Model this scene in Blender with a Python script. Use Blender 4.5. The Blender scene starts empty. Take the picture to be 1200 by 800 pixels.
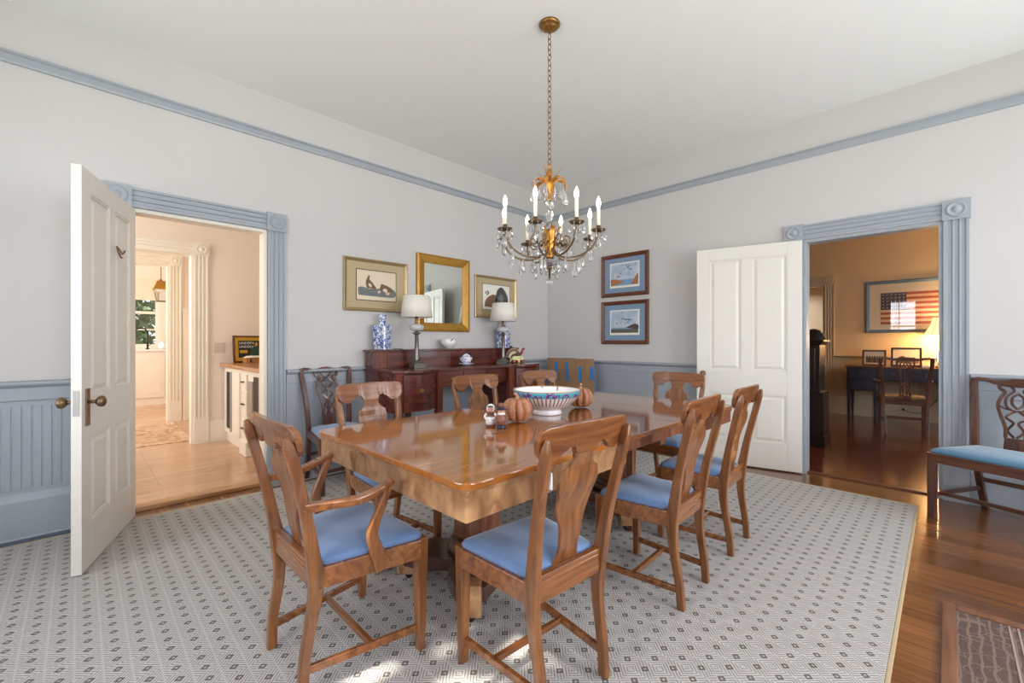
import bpy, bmesh, math, random
from mathutils import Vector, Matrix
random.seed(7)
S = bpy.context.scene
COL = S.collection
PI = math.pi
sin, cos = math.sin, math.cos

# ------------------------------------------------------------------ camera
cam_d = bpy.data.cameras.new('camera'); cam = bpy.data.objects.new('camera', cam_d); COL.objects.link(cam)
cam.location = (-4.67, -3.957, 1.2)
cam.rotation_euler = (math.radians(90), 0, math.radians(-45))
cam_d.sensor_width = 36; cam_d.lens = 36 * 508 / 1200; cam_d.clip_start = 0.05
S.camera = cam
S.view_settings.view_transform = 'Standard'; S.view_settings.look = 'None'
S.view_settings.gamma = 1; S.view_settings.use_curve_mapping = False
S.view_settings.exposure = 0.42
S.cycles.use_denoising = True
S.cycles.max_bounces = 10; S.cycles.diffuse_bounces = 6; S.cycles.glossy_bounces = 5
S.cycles.transmission_bounces = 8; S.cycles.transparent_max_bounces = 12
S.cycles.caustics_reflective = False; S.cycles.caustics_refractive = False
S.cycles.sample_clamp_indirect = 6; S.cycles.blur_glossy = 0.5

# ------------------------------------------------------------------ world, sun, daylight at the windows, added room lights
W = bpy.data.worlds.new('world'); S.world = W; W.use_nodes = True
wn = W.node_tree.nodes; wl = W.node_tree.links
bg = wn['Background']
bg.inputs[0].default_value = (0.75, 0.86, 1.0, 1); bg.inputs[1].default_value = 1.6

def light(name, kind, loc, rot, energy, color, **kw):
    d = bpy.data.lights.new(name, kind); d.energy = energy; d.color = color
    for k, v in kw.items(): setattr(d, k, v)
    o = bpy.data.objects.new(name, d); COL.objects.link(o)
    o.location = loc; o.rotation_euler = rot
    return o

def aim(v):
    return Vector(v).to_track_quat('-Z', 'Y').to_euler()

light('sun', 'SUN', (-9, -3, 6), aim((1.0, 0.02, -1.12)), 9.0, (1, 0.93, 0.82), angle=0.009)
# sky light at the dining and study windows, plus area lights for rooms beyond
def sky(name, loc, direction, w, h, e, col=(0.955, 0.955, 1.0)):
    return light(name, 'AREA', loc, aim(direction), e, col, shape='RECTANGLE', size=w, size_y=h)
sky('sky_west_window', (-6.0, -2.88, 1.7), (1, 0, 0.25), 0.8, 2.1, 31)
sky('sky_west_far_window', (-6.0, -1.2, 1.7), (1, 0, 0.25), 0.8, 2.1, 20)
sky('sky_south_window', (-4.5, -5.9, 1.7), (0, 1, 0.3), 1.0, 2.1, 54)
sky('sky_south_middle_window', (-2.6, -5.9, 1.7), (0, 1, 0.3), 1.0, 2.1, 62)
sky('sky_south_right_window', (-0.9, -5.9, 1.7), (0, 1, 0.3), 1.0, 2.1, 34, (0.92, 0.95, 1.0))
sky('hall_window_light', (-5.95, 1.1, 1.9), (1, 0, 0), 1.5, 1.8, 36, (1, 0.96, 0.91))  # added light before a wall without a window, to brighten the hall
sky('passage_window_light', (-5.95, 3.1, 1.9), (1, 0, 0), 1.3, 1.8, 34, (1, 0.96, 0.9))  # added panel to light the passage; no window is built here
sky('kitchen_window_light', (-5.95, 5.4, 1.9), (1, 0, 0), 1.6, 1.8, 56, (1, 0.97, 0.92))  # added panel to light the kitchen, apart from its far window
sky('study_window_light', (1.6, -6.1, 1.7), (0, 1, 0.0), 1.2, 1.8, 26, (0.80, 0.88, 1.0))
sky('study_side_room_light', (5.6, -1.5, 2.2), (0, 0, -1), 0.8, 0.8, 14, (1, 0.86, 0.68))

# ------------------------------------------------------------------ materials
def lin(c):
    return tuple(((x / 255) / 12.92 if x <= 10.3 else ((x / 255 + 0.055) / 1.055) ** 2.4) for x in c) + (1,)

def newmat(name):
    m = bpy.data.materials.new(name); m.use_nodes = True
    return m, m.node_tree.nodes, m.node_tree.links, m.node_tree.nodes['Principled BSDF']

def mat(name, c, rough=0.5, metal=0.0, noise=0.06, nscale=12.0, bump=0.0, bscale=60.0, coat=0.0, trans=0.0, emit=None, estr=0.0, ior=None, spec=None):
    m, n, l, b = newmat(name)
    col = lin(c)
    tc = n.new('ShaderNodeTexCoord')
    nz = n.new('ShaderNodeTexNoise'); nz.inputs['Scale'].default_value = nscale; nz.inputs['Detail'].default_value = 4
    l.new(tc.outputs['Object'], nz.inputs['Vector'])
    mx = n.new('ShaderNodeMix'); mx.data_type = 'RGBA'
    mx.inputs[6].default_value = tuple(x * (1 - noise) for x in col[:3]) + (1,)
    mx.inputs[7].default_value = tuple(min(1, x * (1 + noise)) for x in col[:3]) + (1,)
    l.new(nz.outputs['Fac'], mx.inputs[0]); l.new(mx.outputs[2], b.inputs['Base Color'])
    b.inputs['Roughness'].default_value = rough; b.inputs['Metallic'].default_value = metal
    if coat: b.inputs['Coat Weight'].default_value = coat; b.inputs['Coat Roughness'].default_value = 0.08
    if trans: b.inputs['Transmission Weight'].default_value = trans
    if ior: b.inputs['IOR'].default_value = ior
    if spec is not None: b.inputs['Specular IOR Level'].default_value = spec
    if emit: b.inputs['Emission Color'].default_value = lin(emit); b.inputs['Emission Strength'].default_value = estr
    if bump:
        n2 = n.new('ShaderNodeTexNoise'); n2.inputs['Scale'].default_value = bscale; n2.inputs['Detail'].default_value = 6
        l.new(tc.outputs['Object'], n2.inputs['Vector'])
        bp = n.new('ShaderNodeBump'); bp.inputs['Strength'].default_value = bump; bp.inputs['Distance'].default_value = 0.003
        l.new(n2.outputs['Fac'], bp.inputs['Height']); l.new(bp.outputs[0], b.inputs['Normal'])
    return m

def wood(name, c1, c2, rough=0.35, axis='X', scale=1.0, coat=0.0, c3=None, spec=None):
    """grain running along one object axis"""
    m, n, l, b = newmat(name)
    tc = n.new('ShaderNodeTexCoord'); mp = n.new('ShaderNodeMapping')
    s = {'X': (1.2, 16, 16), 'Y': (16, 1.2, 16), 'Z': (16, 16, 1.2), 'B': (14, 14, 9)}[axis]
    mp.inputs['Scale'].default_value = tuple(k * scale for k in s)
    l.new(tc.outputs['Object'], mp.inputs['Vector'])
    nz = n.new('ShaderNodeTexNoise'); nz.inputs['Scale'].default_value = 2.4; nz.inputs['Detail'].default_value = 7; nz.inputs['Distortion'].default_value = 0.6
    l.new(mp.outputs[0], nz.inputs['Vector'])
    big = n.new('ShaderNodeTexNoise'); big.inputs['Scale'].default_value = 3.0; big.inputs['Detail'].default_value = 2
    l.new(tc.outputs['Object'], big.inputs['Vector'])
    r = n.new('ShaderNodeValToRGB'); r.color_ramp.elements[0].position = 0.30; r.color_ramp.elements[1].position = 0.68
    r.color_ramp.elements[0].color = lin(c1); r.color_ramp.elements[1].color = lin(c2)
    l.new(nz.outputs['Fac'], r.inputs[0])
    mx = n.new('ShaderNodeMix'); mx.data_type = 'RGBA'; mx.blend_type = 'MIX'
    r2 = n.new('ShaderNodeMapRange'); r2.inputs[1].default_value = 0.45; r2.inputs[2].default_value = 0.65; r2.inputs[4].default_value = 0.45
    l.new(big.outputs['Fac'], r2.inputs[0]); l.new(r2.outputs[0], mx.inputs[0])
    l.new(r.outputs[0], mx.inputs[6]); mx.inputs[7].default_value = lin(c3 or c1)
    l.new(mx.outputs[2], b.inputs['Base Color'])
    b.inputs['Roughness'].default_value = rough
    if spec is not None: b.inputs['Specular IOR Level'].default_value = spec
    if coat: b.inputs['Coat Weight'].default_value = coat; b.inputs['Coat Roughness'].default_value = 0.06
    bp = n.new('ShaderNodeBump'); bp.inputs['Strength'].default_value = 0.06; bp.inputs['Distance'].default_value = 0.002
    l.new(nz.outputs['Fac'], bp.inputs['Height']); l.new(bp.outputs[0], b.inputs['Normal'])
    return m

def planks(name, c1, c2, cm, width=0.08, length=1.6, along='Y', rough=0.28, coat=0.2):
    m, n, l, b = newmat(name)
    tc = n.new('ShaderNodeTexCoord'); mp = n.new('ShaderNodeMapping')
    if along == 'Y': mp.inputs['Rotation'].default_value = (0, 0, PI / 2)
    l.new(tc.outputs['Object'], mp.inputs['Vector'])
    br = n.new('ShaderNodeTexBrick'); br.offset = 0.37; br.offset_frequency = 3
    br.inputs['Scale'].default_value = 1; br.inputs['Brick Width'].default_value = length; br.inputs['Row Height'].default_value = width
    br.inputs['Mortar Size'].default_value = 0.0012; br.inputs['Mortar Smooth'].default_value = 0.3; br.inputs['Bias'].default_value = 0
    br.inputs['Color1'].default_value = lin(c1); br.inputs['Color2'].default_value = lin(c2); br.inputs['Mortar'].default_value = lin(cm)
    l.new(mp.outputs[0], br.inputs['Vector'])
    m2 = n.new('ShaderNodeMapping'); m2.inputs['Scale'].default_value = (1.0, 22, 22); l.new(mp.outputs[0], m2.inputs['Vector'])
    nz = n.new('ShaderNodeTexNoise'); nz.inputs['Scale'].default_value = 2.2; nz.inputs['Detail'].default_value = 6; nz.inputs['Distortion'].default_value = 0.5
    l.new(m2.outputs[0], nz.inputs['Vector'])
    r = n.new('ShaderNodeMapRange'); r.inputs[1].default_value = 0.3; r.inputs[2].default_value = 0.7; r.inputs[3].default_value = 0.72; r.inputs[4].default_value = 1.18
    l.new(nz.outputs['Fac'], r.inputs[0])
    mu = n.new('ShaderNodeVectorMath'); mu.operation = 'SCALE'; l.new(br.outputs['Color'], mu.inputs[0]); l.new(r.outputs[0], mu.inputs['Scale'])
    l.new(mu.outputs[0], b.inputs['Base Color'])
    b.inputs['Roughness'].default_value = rough; b.inputs['Coat Weight'].default_value = coat; b.inputs['Coat Roughness'].default_value = 0.15
    bp = n.new('ShaderNodeBump'); bp.inputs['Strength'].default_value = 0.25; bp.inputs['Distance'].default_value = 0.002; bp.invert = True
    l.new(br.outputs['Fac'], bp.inputs['Height']); l.new(bp.outputs[0], b.inputs['Normal'])
    return m

def math_node(n, l, op, a, b=None, c=None):
    x = n.new('ShaderNodeMath'); x.operation = op
    for i, v in enumerate((a, b, c)):
        if v is None: continue
        if isinstance(v, (int, float)): x.inputs[i].default_value = v
        else: l.new(v, x.inputs[i])
    return x.outputs[0]

def rug_material():
    m, n, l, b = newmat('rug_weave')
    tc = n.new('ShaderNodeTexCoord'); sp = n.new('ShaderNodeSeparateXYZ'); l.new(tc.outputs['Object'], sp.inputs[0])
    M = lambda op, a, b=None, c=None: math_node(n, l, op, a, b, c)
    u = M('DIVIDE', sp.outputs[0], 0.0755); v = M('DIVIDE', sp.outputs[1], 0.0715)
    fu = M('ABSOLUTE', M('SUBTRACT', M('FRACT', u), 0.5)); fv = M('ABSOLUTE', M('SUBTRACT', M('FRACT', v), 0.5))
    d = M('ADD', fu, fv)
    outer = M('LESS_THAN', d, 0.225); inner = M('LESS_THAN', d, 0.085)
    ring = M('SUBTRACT', outer, inner)
    halo = M('MULTIPLY', M('LESS_THAN', d, 0.31), M('GREATER_THAN', d, 0.25))
    # woven lines that change direction from cell to cell
    a = M('FRACT', M('MULTIPLY', M('ADD', sp.outputs[0], sp.outputs[1]), 66.0))
    c = M('FRACT', M('MULTIPLY', M('SUBTRACT', sp.outputs[0], sp.outputs[1]), 66.0))
    ck = M('GREATER_THAN', M('FRACT', M('MULTIPLY', M('ADD', M('FLOOR', u), M('FLOOR', v)), 0.5)), 0.25)
    st = M('ADD', M('MULTIPLY', a, ck), M('MULTIPLY', c, M('SUBTRACT', 1.0, ck)))
    line = M('LESS_THAN', st, 0.42)
    nz = n.new('ShaderNodeTexNoise'); nz.inputs['Scale'].default_value = 260; nz.inputs['Detail'].default_value = 3; l.new(tc.outputs['Object'], nz.inputs['Vector'])
    def mix(fac, c1, c2):
        x = n.new('ShaderNodeMix'); x.data_type = 'RGBA'
        for i, q in ((0, fac), (6, c1), (7, c2)):
            if isinstance(q, (tuple, float)): x.inputs[i].default_value = q
            else: l.new(q, x.inputs[i])
        return x.outputs[2]
    base = mix(M('MULTIPLY', line, 0.85), lin((203, 199, 195)), lin((130, 127, 125)))
    base = mix(M('MULTIPLY', M('GREATER_THAN', fu, 0.455), 0.35), base, lin((214, 212, 209)))
    base = mix(M('MULTIPLY', halo, 0.5), base, lin((214, 208, 198)))
    base = mix(M('MULTIPLY', ring, 0.86), base, lin((84, 78, 74)))
    base = mix(M('MULTIPLY', nz.outputs['Fac'], 0.25), base, lin((130, 124, 116)))
    l.new(base, b.inputs['Base Color']); b.inputs['Roughness'].default_value = 0.95; b.inputs['Specular IOR Level'].default_value = 0.1
    bp = n.new('ShaderNodeBump'); bp.inputs['Strength'].default_value = 0.5; bp.inputs['Distance'].default_value = 0.002
    l.new(st, bp.inputs['Height']); l.new(bp.outputs[0], b.inputs['Normal'])
    return m

def blotch(name, c1, c2, scale=40, thr=0.5, rough=0.15, kind='noise', dist=0.0, soft=0.03, coat=0.0):
    """two-colour painted pattern"""
    m, n, l, b = newmat(name)
    tc = n.new('ShaderNodeTexCoord')
    if kind == 'noise':
        t = n.new('ShaderNodeTexNoise'); t.inputs['Detail'].default_value = 2; t.inputs['Distortion'].default_value = dist; out = t.outputs['Fac']
    else:
        t = n.new('ShaderNodeTexVoronoi'); out = t.outputs['Distance']
    t.inputs['Scale'].default_value = scale
    l.new(tc.outputs['Object'], t.inputs['Vector'])
    r = n.new('ShaderNodeValToRGB'); e = r.color_ramp.elements
    e[0].position = thr - soft; e[1].position = thr + soft; e[0].color = lin(c1); e[1].color = lin(c2)
    l.new(out, r.inputs[0]); l.new(r.outputs[0], b.inputs['Base Color'])
    b.inputs['Roughness'].default_value = rough
    if coat: b.inputs['Coat Weight'].default_value = coat
    return m

M_wall = mat('painted_plaster', (205, 202, 200), 0.75, noise=0.015, nscale=2, bump=0.03, bscale=40)
M_ceil = mat('ceiling_paint', (240, 240, 239), 0.8, noise=0.01, nscale=2)
M_blue = mat('blue_grey_trim_paint', (160, 167, 175), 0.42, noise=0.03, nscale=6)
M_white = mat('white_door_paint', (224, 220, 211), 0.38, noise=0.02, nscale=5)
M_cream = mat('cream_trim_paint', (232, 226, 214), 0.4, noise=0.02, nscale=5)
M_hall = mat('hall_cream_plaster', (230, 219, 206), 0.7, noise=0.02, nscale=3)
M_study = mat('study_tan_plaster', (222, 192, 150), 0.7, noise=0.03, nscale=2)
M_studyw = mat('study_white_woodwork', (205, 188, 160), 0.45, noise=0.03, nscale=4)
M_floor = planks('oak_strip_floor', (134, 88, 52), (102, 64, 36), (52, 30, 18), 0.075, 1.9, 'Y', 0.22, 0.35)
M_hfloor = planks('hall_light_oak_floor', (200, 158, 120), (182, 138, 100), (128, 88, 56), 0.085, 1.4, 'X', 0.25, 0.3)
M_sfloor = planks('study_red_brown_floor', (112, 58, 34), (88, 44, 26), (38, 20, 14), 0.085, 2.2, 'Y', 0.16, 0.5)
M_rug = rug_material()
M_bind = mat('rug_binding_tape', (190, 168, 132), 0.9)
W_chair = wood('dining_chair_wood', (94, 54, 28), (152, 98, 54), 0.30, 'Z', 1.0, 0.35, (116, 70, 38))
W_chairx = wood('dining_chair_crest_wood', (94, 52, 27), (150, 94, 50), 0.27, 'X', 1.0, 0.4, (116, 68, 38))
W_top = wood('table_top_wood', (142, 82, 34), (176, 112, 52), 0.10, 'X', 0.8, 0.6, (158, 94, 40), 0.6)
W_leaf = wood('table_leaf_wood', (124, 74, 44), (150, 96, 60), 0.10, 'X', 0.8, 0.6, (136, 82, 50), 0.6)
W_apron = wood('table_apron_burl', (132, 88, 54), (196, 152, 108), 0.28, 'B', 0.5, 0.3, (104, 68, 46))
W_ped = wood('table_pedestal_wood', (100, 56, 36), (158, 102, 72), 0.3, 'Z', 0.9, 0.3)
W_mahog = wood('mahogany', (62, 24, 18), (108, 48, 32), 0.26, 'X', 0.9, 0.35, (78, 32, 22))
W_mahogz = wood('mahogany_upright', (70, 28, 20), (124, 58, 34), 0.26, 'Z', 0.9, 0.35, (88, 38, 26))
W_dark = wood('dark_walnut', (62, 36, 28), (108, 68, 52), 0.3, 'Z', 1.0, 0.3)
W_darkx = wood('dark_walnut_rail', (62, 36, 28), (108, 68, 52), 0.3, 'X', 1.0, 0.3)
W_black = wood('ebonised_wood', (16, 11, 10), (34, 22, 20), 0.28, 'Z', 1.0, 0.2)
W_navy = wood('navy_painted_wood', (34, 36, 52), (52, 54, 74), 0.35, 'X', 0.6, 0.1)
W_oak = wood('butcher_block', (150, 98, 56), (190, 138, 90), 0.3, 'Y', 1.0, 0.2)
W_frame = wood('picture_frame_walnut', (84, 44, 28), (122, 70, 46), 0.35, 'X', 1.5)
M_seat = mat('blue_velvet', (98, 128, 172), 0.75, noise=0.16, nscale=7, bump=0.15, bscale=220)
M_seat2 = mat('teal_blue_velvet', (78, 122, 152), 0.7, noise=0.14, nscale=7, bump=0.15, bscale=220)
for _m in (M_seat, M_seat2):
    _m.node_tree.nodes['Principled BSDF'].inputs['Sheen Weight'].default_value = 0.4
M_brass = mat('aged_brass', (150, 112, 60), 0.32, 0.9, noise=0.25, nscale=30)
M_gold = mat('gilded_metal', (206, 142, 66), 0.35, 0.85, noise=0.25, nscale=30)
M_bronze = mat('dark_bronze', (128, 106, 80), 0.4, 0.85, noise=0.2, nscale=30)
M_pewter = mat('pewter', (128, 124, 116), 0.34, 0.8, noise=0.15, nscale=20)
M_black = mat('black_metal', (24, 22, 22), 0.35, 0.3)
M_steel = mat('brushed_steel', (176, 174, 170), 0.35, 0.8)
M_gilt = mat('gilt_wood', (176, 130, 52), 0.38, 0.55, noise=0.3, nscale=18, bump=0.2, bscale=50)
M_mirror = mat('silvered_glass', (226, 232, 226), 0.01, 1.0, noise=0.0)
M_crystal = mat('cut_crystal', (252, 252, 252), 0.02, 0, noise=0, trans=0.8, ior=1.55, spec=0.9)
M_glass = mat('clear_glass', (245, 248, 248), 0.02, 0, noise=0, trans=0.92, ior=1.45)
M_candle = mat('ivory_candle_sleeve', (236, 228, 208), 0.5, emit=(255, 226, 180), estr=0.12)
M_bulb = mat('glowing_bulb', (255, 240, 214), 0.3, emit=(255, 228, 196), estr=20.0)
M_shade = mat('ivory_lamp_shade', (234, 230, 220), 0.8, noise=0.02)
M_shade_lit = mat('lit_lamp_shade', (240, 216, 170), 0.8, emit=(255, 196, 116), estr=2.2)
M_porc = mat('white_porcelain', (236, 236, 238), 0.12, coat=0.4, noise=0.01)
M_bluewhite = blotch('blue_and_white_glaze', (40, 78, 160), (226, 232, 240), 46, 0.50, 0.14, 'noise', 1.6, 0.02, 0.4)
M_bluewhite2 = blotch('blue_flower_glaze', (50, 70, 165), (236, 238, 244), 62, 0.43, 0.14, 'noise', 0.6, 0.02, 0.4)
M_floral = blotch('dark_berry_glaze', (74, 66, 110), (238, 238, 234), 24, 0.36, 0.15, 'noise', 0.3, 0.015, 0.3)
M_band = blotch('turquoise_and_pink_band', (86, 176, 196), (128, 62, 136), 48, 0.55, 0.15, 'noise', 0.2, 0.03, 0.3)
M_sprig = blotch('sprigged_porcelain', (170, 84, 90), (240, 240, 240), 22, 0.33, 0.13, 'noise', 0.2, 0.015, 0.3)
M_pump = blotch('woven_pumpkin_skin', (120, 72, 42), (184, 128, 86), 120, 0.45, 0.6, 'noise', 0.4, 0.14)
M_rib = mat('pumpkin_pink_rib', (176, 122, 104), 0.5, noise=0.15, nscale=40)
M_stem = mat('tan_stem', (172, 132, 104), 0.7, noise=0.2, nscale=60)
M_card = mat('corrugated_cardboard', (164, 128, 94), 0.85, noise=0.06, nscale=8)
M_cardd = mat('cardboard_edge', (120, 90, 64), 0.9)
M_tape = mat('blue_painters_tape', (38, 134, 214), 0.6)
M_mat_board = mat('tan_mat_board', (186, 168, 132), 0.8, noise=0.03)
M_mat_blue = mat('blue_mat_board', (128, 152, 178), 0.8, noise=0.03)
M_silverfr = mat('champagne_frame', (176, 152, 112), 0.3, 0.6, noise=0.15, nscale=20)
M_paper = mat('aged_paper', (226, 212, 186), 0.85, noise=0.04)
M_paperw = mat('white_paper', (236, 232, 222), 0.85, noise=0.03)
M_pic_dk = mat('print_dark_ink', (84, 78, 74), 0.85, noise=0.35, nscale=90)
M_pic_br = mat('print_brown_ink', (122, 94, 72), 0.85, noise=0.35, nscale=120)
M_pic_gr = mat('print_grey_green', (116, 122, 120), 0.85, noise=0.4, nscale=60)
M_pic_sky = blotch('print_cloudy_sky', (150, 176, 206), (206, 210, 216), 9, 0.5, 0.8, 'noise', 0.5, 0.2)
M_pic_wat = mat('print_water', (128, 158, 190), 0.8, noise=0.2, nscale=30)
M_pic_reed = mat('print_reeds', (172, 116, 78), 0.85, noise=0.4, nscale=90)
M_pic_marsh = mat('print_marsh', (104, 98, 84), 0.85, noise=0.5, nscale=90)
M_red = mat('faded_red', (168, 74, 58), 0.8, noise=0.08, nscale=20)
M_stripe = mat('faded_cream', (222, 188, 156), 0.8, noise=0.05)
M_canton = mat('faded_navy', (58, 66, 92), 0.8, noise=0.06)
M_frblue = mat('slate_blue_frame', (94, 118, 140), 0.5, noise=0.15, nscale=20)
M_yellow = mat('yellow_mat_board', (196, 156, 40), 0.7, noise=0.06)
M_green = mat('print_dark_green', (40, 72, 56), 0.8, noise=0.5, nscale=60)
M_white_ink = mat('white_ink', (226, 226, 226), 0.7)
M_void = mat('dark_cooler_interior', (20, 17, 17), 0.5)
M_skin = mat('painted_skin', (222, 168, 150), 0.4)
M_brownp = mat('painted_brown', (128, 84, 66), 0.4, noise=0.1)
M_redp = mat('painted_maroon', (112, 50, 50), 0.4)
M_navyp = mat('painted_navy', (30, 34, 58), 0.35)
M_yel = mat('painted_yellow_cream', (228, 218, 160), 0.35)
M_orange = mat('painted_orange', (226, 120, 44), 0.35)
M_feather = mat('painted_feather_tan', (180, 150, 126), 0.5, noise=0.15)
M_featherd = mat('painted_feather_dark', (84, 68, 60), 0.5)
M_magenta = mat('painted_magenta', (150, 32, 66), 0.4)
M_checker = blotch('patchwork_glaze', (70, 120, 80), (238, 232, 176), 70, 0.42, 0.3, 'noise', 0.1, 0.03)
M_plastic = mat('ivory_plastic', (206, 196, 180), 0.4)
M_leaf = mat('tree_leaf', (62, 96, 44), 0.6, noise=0.3, nscale=8)
M_bark = mat('tree_bark', (84, 70, 58), 0.9, noise=0.3, nscale=20)
M_grass = mat('lawn', (104, 128, 72), 0.95, noise=0.25, nscale=3)
M_matpad = None

# ------------------------------------------------------------------ mesh builder
class MB:
    def __init__(s): s.b = bmesh.new()
    def face(s, vs, mi=0, sm=False):
        try:
            f = s.b.faces.new(vs); f.material_index = mi; f.smooth = sm; return f
        except ValueError: return None
    def poly(s, pts, mi=0):
        return s.face([s.b.verts.new(p) for p in pts], mi)
    def box(s, x0, x1, y0, y1, z0, z1, mi=0, M=None):
        P = [(x, y, z) for z in (z0, z1) for y in (y0, y1) for x in (x0, x1)]
        if M is not None: P = [M @ Vector(p) for p in P]
        v = [s.b.verts.new(p) for p in P]
        for q in ((0, 2, 3, 1), (4, 5, 7, 6), (0, 1, 5, 4), (2, 6, 7, 3), (1, 3, 7, 5), (0, 4, 6, 2)):
            s.face([v[i] for i in q], mi)
        return s
    def loft(s, rings, cap=True, mi=0, sm=False, closed=False):
        R = [[s.b.verts.new(p) for p in r] for r in rings]
        n = len(R[0]); k = len(R)
        for i in range(k if closed else k - 1):
            a, b = R[i], R[(i + 1) % k]
            for j in range(n):
                m = mi(i, j) if callable(mi) else mi
                s.face([a[j], a[(j + 1) % n], b[(j + 1) % n], b[j]], m, sm)
        if cap and not closed:
            m = mi(0, 0) if callable(mi) else mi
            s.face(R[0][::-1], m); s.face(R[-1], m)
        return s
    def sweep(s, pts, prof, up=(0, 0, 1), mi=0, sm=False, closed=False, cap=True):
        """prof(t, i) -> list of (side, normal) offsets"""
        pts = [Vector(p) for p in pts]; n = len(pts); rings = []
        side = None
        for i, p in enumerate(pts):
            if closed: t = pts[(i + 1) % n] - pts[i - 1]
            else: t = pts[min(i + 1, n - 1)] - pts[max(i - 1, 0)]
            t.normalize()
            sd = t.cross(Vector(up))
            if sd.length < 1e-3: sd = side if side is not None else t.cross(Vector((1, 0.1, 0)))
            sd = sd - t * sd.dot(t); sd.normalize()
            if side is not None and sd.dot(side) < -0.2: sd = -sd
            side = sd; nm = sd.cross(t)
            rings.append([p + sd * a + nm * b for a, b in prof(i / max(1, n - 1), i)])
        return s.loft(rings, cap, mi, sm, closed)
    def tube(s, pts, r, seg=8, up=(0, 0, 1), mi=0, closed=False):
        rr = (lambda i: r) if isinstance(r, (int, float)) else (lambda i: r[i])
        return s.sweep(pts, lambda t, i: [(rr(i) * cos(2 * PI * k / seg), rr(i) * sin(2 * PI * k / seg)) for k in range(seg)], up, mi, True, closed)
    def ribbon(s, pts, w, h, up=(0, 0, 1), mi=0, closed=False):
        ww = (lambda i: w) if isinstance(w, (int, float)) else (lambda i: w[i])
        hh = (lambda i: h) if isinstance(h, (int, float)) else (lambda i: h[i])
        return s.sweep(pts, lambda t, i: [(-ww(i) / 2, -hh(i) / 2), (ww(i) / 2, -hh(i) / 2), (ww(i) / 2, hh(i) / 2), (-ww(i) / 2, hh(i) / 2)], up, mi, False, closed)
    def lathe(s, prof, seg=24, c=(0, 0, 0), mi=0, sm=True, mod=None, sx=1, sy=1, closed=False):
        rings = []
        for i, (r, z) in enumerate(prof):
            r = max(r, 1e-4); ring = []
            for j in range(seg):
                a = 2 * PI * j / seg
                q = r * (mod(a, i, j) if mod else 1)
                ring.append((c[0] + q * cos(a) * sx, c[1] + q * sin(a) * sy, c[2] + z))
            rings.append(ring)
        return s.loft(rings, True, mi, sm, closed)
    def prism(s, out, d0, d1, plane='xz', mi=0, M=None):
        f = {'xz': lambda a, b, d: (a, d, b), 'yz': lambda a, b, d: (d, a, b), 'xy': lambda a, b, d: (a, b, d)}[plane]
        A = [Vector(f(a, b, d0)) for a, b in out]; B = [Vector(f(a, b, d1)) for a, b in out]
        if M is not None: A = [M @ p for p in A]; B = [M @ p for p in B]
        return s.loft([A, B], True, mi)
    def ball(s, c, r, seg=12, rings=8, mi=0, sz=1.0, sx=1.0, sy=1.0):
        prof = [(r * sin(PI * i / rings), -r * cos(PI * i / rings) * sz) for i in range(rings + 1)]
        return s.lathe(prof, seg, c, mi, True, None, sx, sy)
    def build(s, name, m, parent=None, bevel=0.0, seg=2, loc=None, sub=0, fixn=True):
        if fixn: bmesh.ops.recalc_face_normals(s.b, faces=s.b.faces)
        me = bpy.data.meshes.new(name); s.b.to_mesh(me); s.b.free()
        for x in (m if isinstance(m, (list, tuple)) else [m]): me.materials.append(x)
        o = bpy.data.objects.new(name, me); COL.objects.link(o)
        if parent is not None: o.parent = parent
        if loc is not None: o.location = loc
        if bevel:
            md = o.modifiers.new('bevel', 'BEVEL'); md.width = bevel; md.segments = seg; md.limit_method = 'ANGLE'; md.angle_limit = 0.7
        if sub:
            md = o.modifiers.new('smooth', 'SUBSURF'); md.levels = sub; md.render_levels = sub
        return o

def tag(o, label, cat, group=None, kind=None):
    o['label'] = label; o['category'] = cat
    if group: o['group'] = group
    if kind: o['kind'] = kind
    return o
def thing(name, label, cat, loc=(0, 0, 0), rz=0, group=None):
    o = bpy.data.objects.new(name, None); COL.objects.link(o); o.empty_display_size = 0.1
    o.location = loc; o.rotation_euler = (0, 0, rz)
    return tag(o, label, cat, group)
def struct(name, mb, m, **kw):
    o = mb.build(name, m, **kw); o['kind'] = 'structure'; return o
KIDS = {}
def dup(root, loc, rz, label=None, group=None):
    kids = {}
    for o in COL.objects:
        if o.parent: kids.setdefault(o.parent, []).append(o)
    def rec(o, par):
        c = o.copy(); COL.objects.link(c)
        if par is not None: c.parent = par
        for k in kids.get(o, []): rec(k, c)
        return c
    r = rec(root, None); r.location = loc; r.rotation_euler = (0, 0, rz)
    if label: r['label'] = label
    if group: r['group'] = group
    return r
def bez(p0, p1, p2, p3, n=8):
    out = []
    for i in range(n + 1):
        t = i / n; u = 1 - t
        out.append(tuple(u**3 * a + 3 * u*u*t * b + 3 * u*t*t * c + t**3 * d for a, b, c, d in zip(p0, p1, p2, p3)))
    return out
def spline(pts, n=6):
    """Catmull-Rom through points"""
    P = [Vector(p) for p in pts]; P = [P[0] * 2 - P[1]] + P + [P[-1] * 2 - P[-2]]; out = []
    for i in range(1, len(P) - 2):
        a, b, c, d = P[i - 1], P[i], P[i + 1], P[i + 2]
        for k in range(n):
            t = k / n
            out.append(0.5 * ((2 * b) + (c - a) * t + (2 * a - 5 * b + 4 * c - d) * t * t + (3 * b - a - 3 * c + d) * t ** 3))
    out.append(P[-2]); return out
def interp(tab, x):
    for (a, va), (b, vb) in zip(tab, tab[1:]):
        if x <= b:
            t = 0 if b == a else max(0, min(1, (x - a) / (b - a))); t = t * t * (3 - 2 * t)
            return va + (vb - va) * t
    return tab[-1][1]

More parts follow.
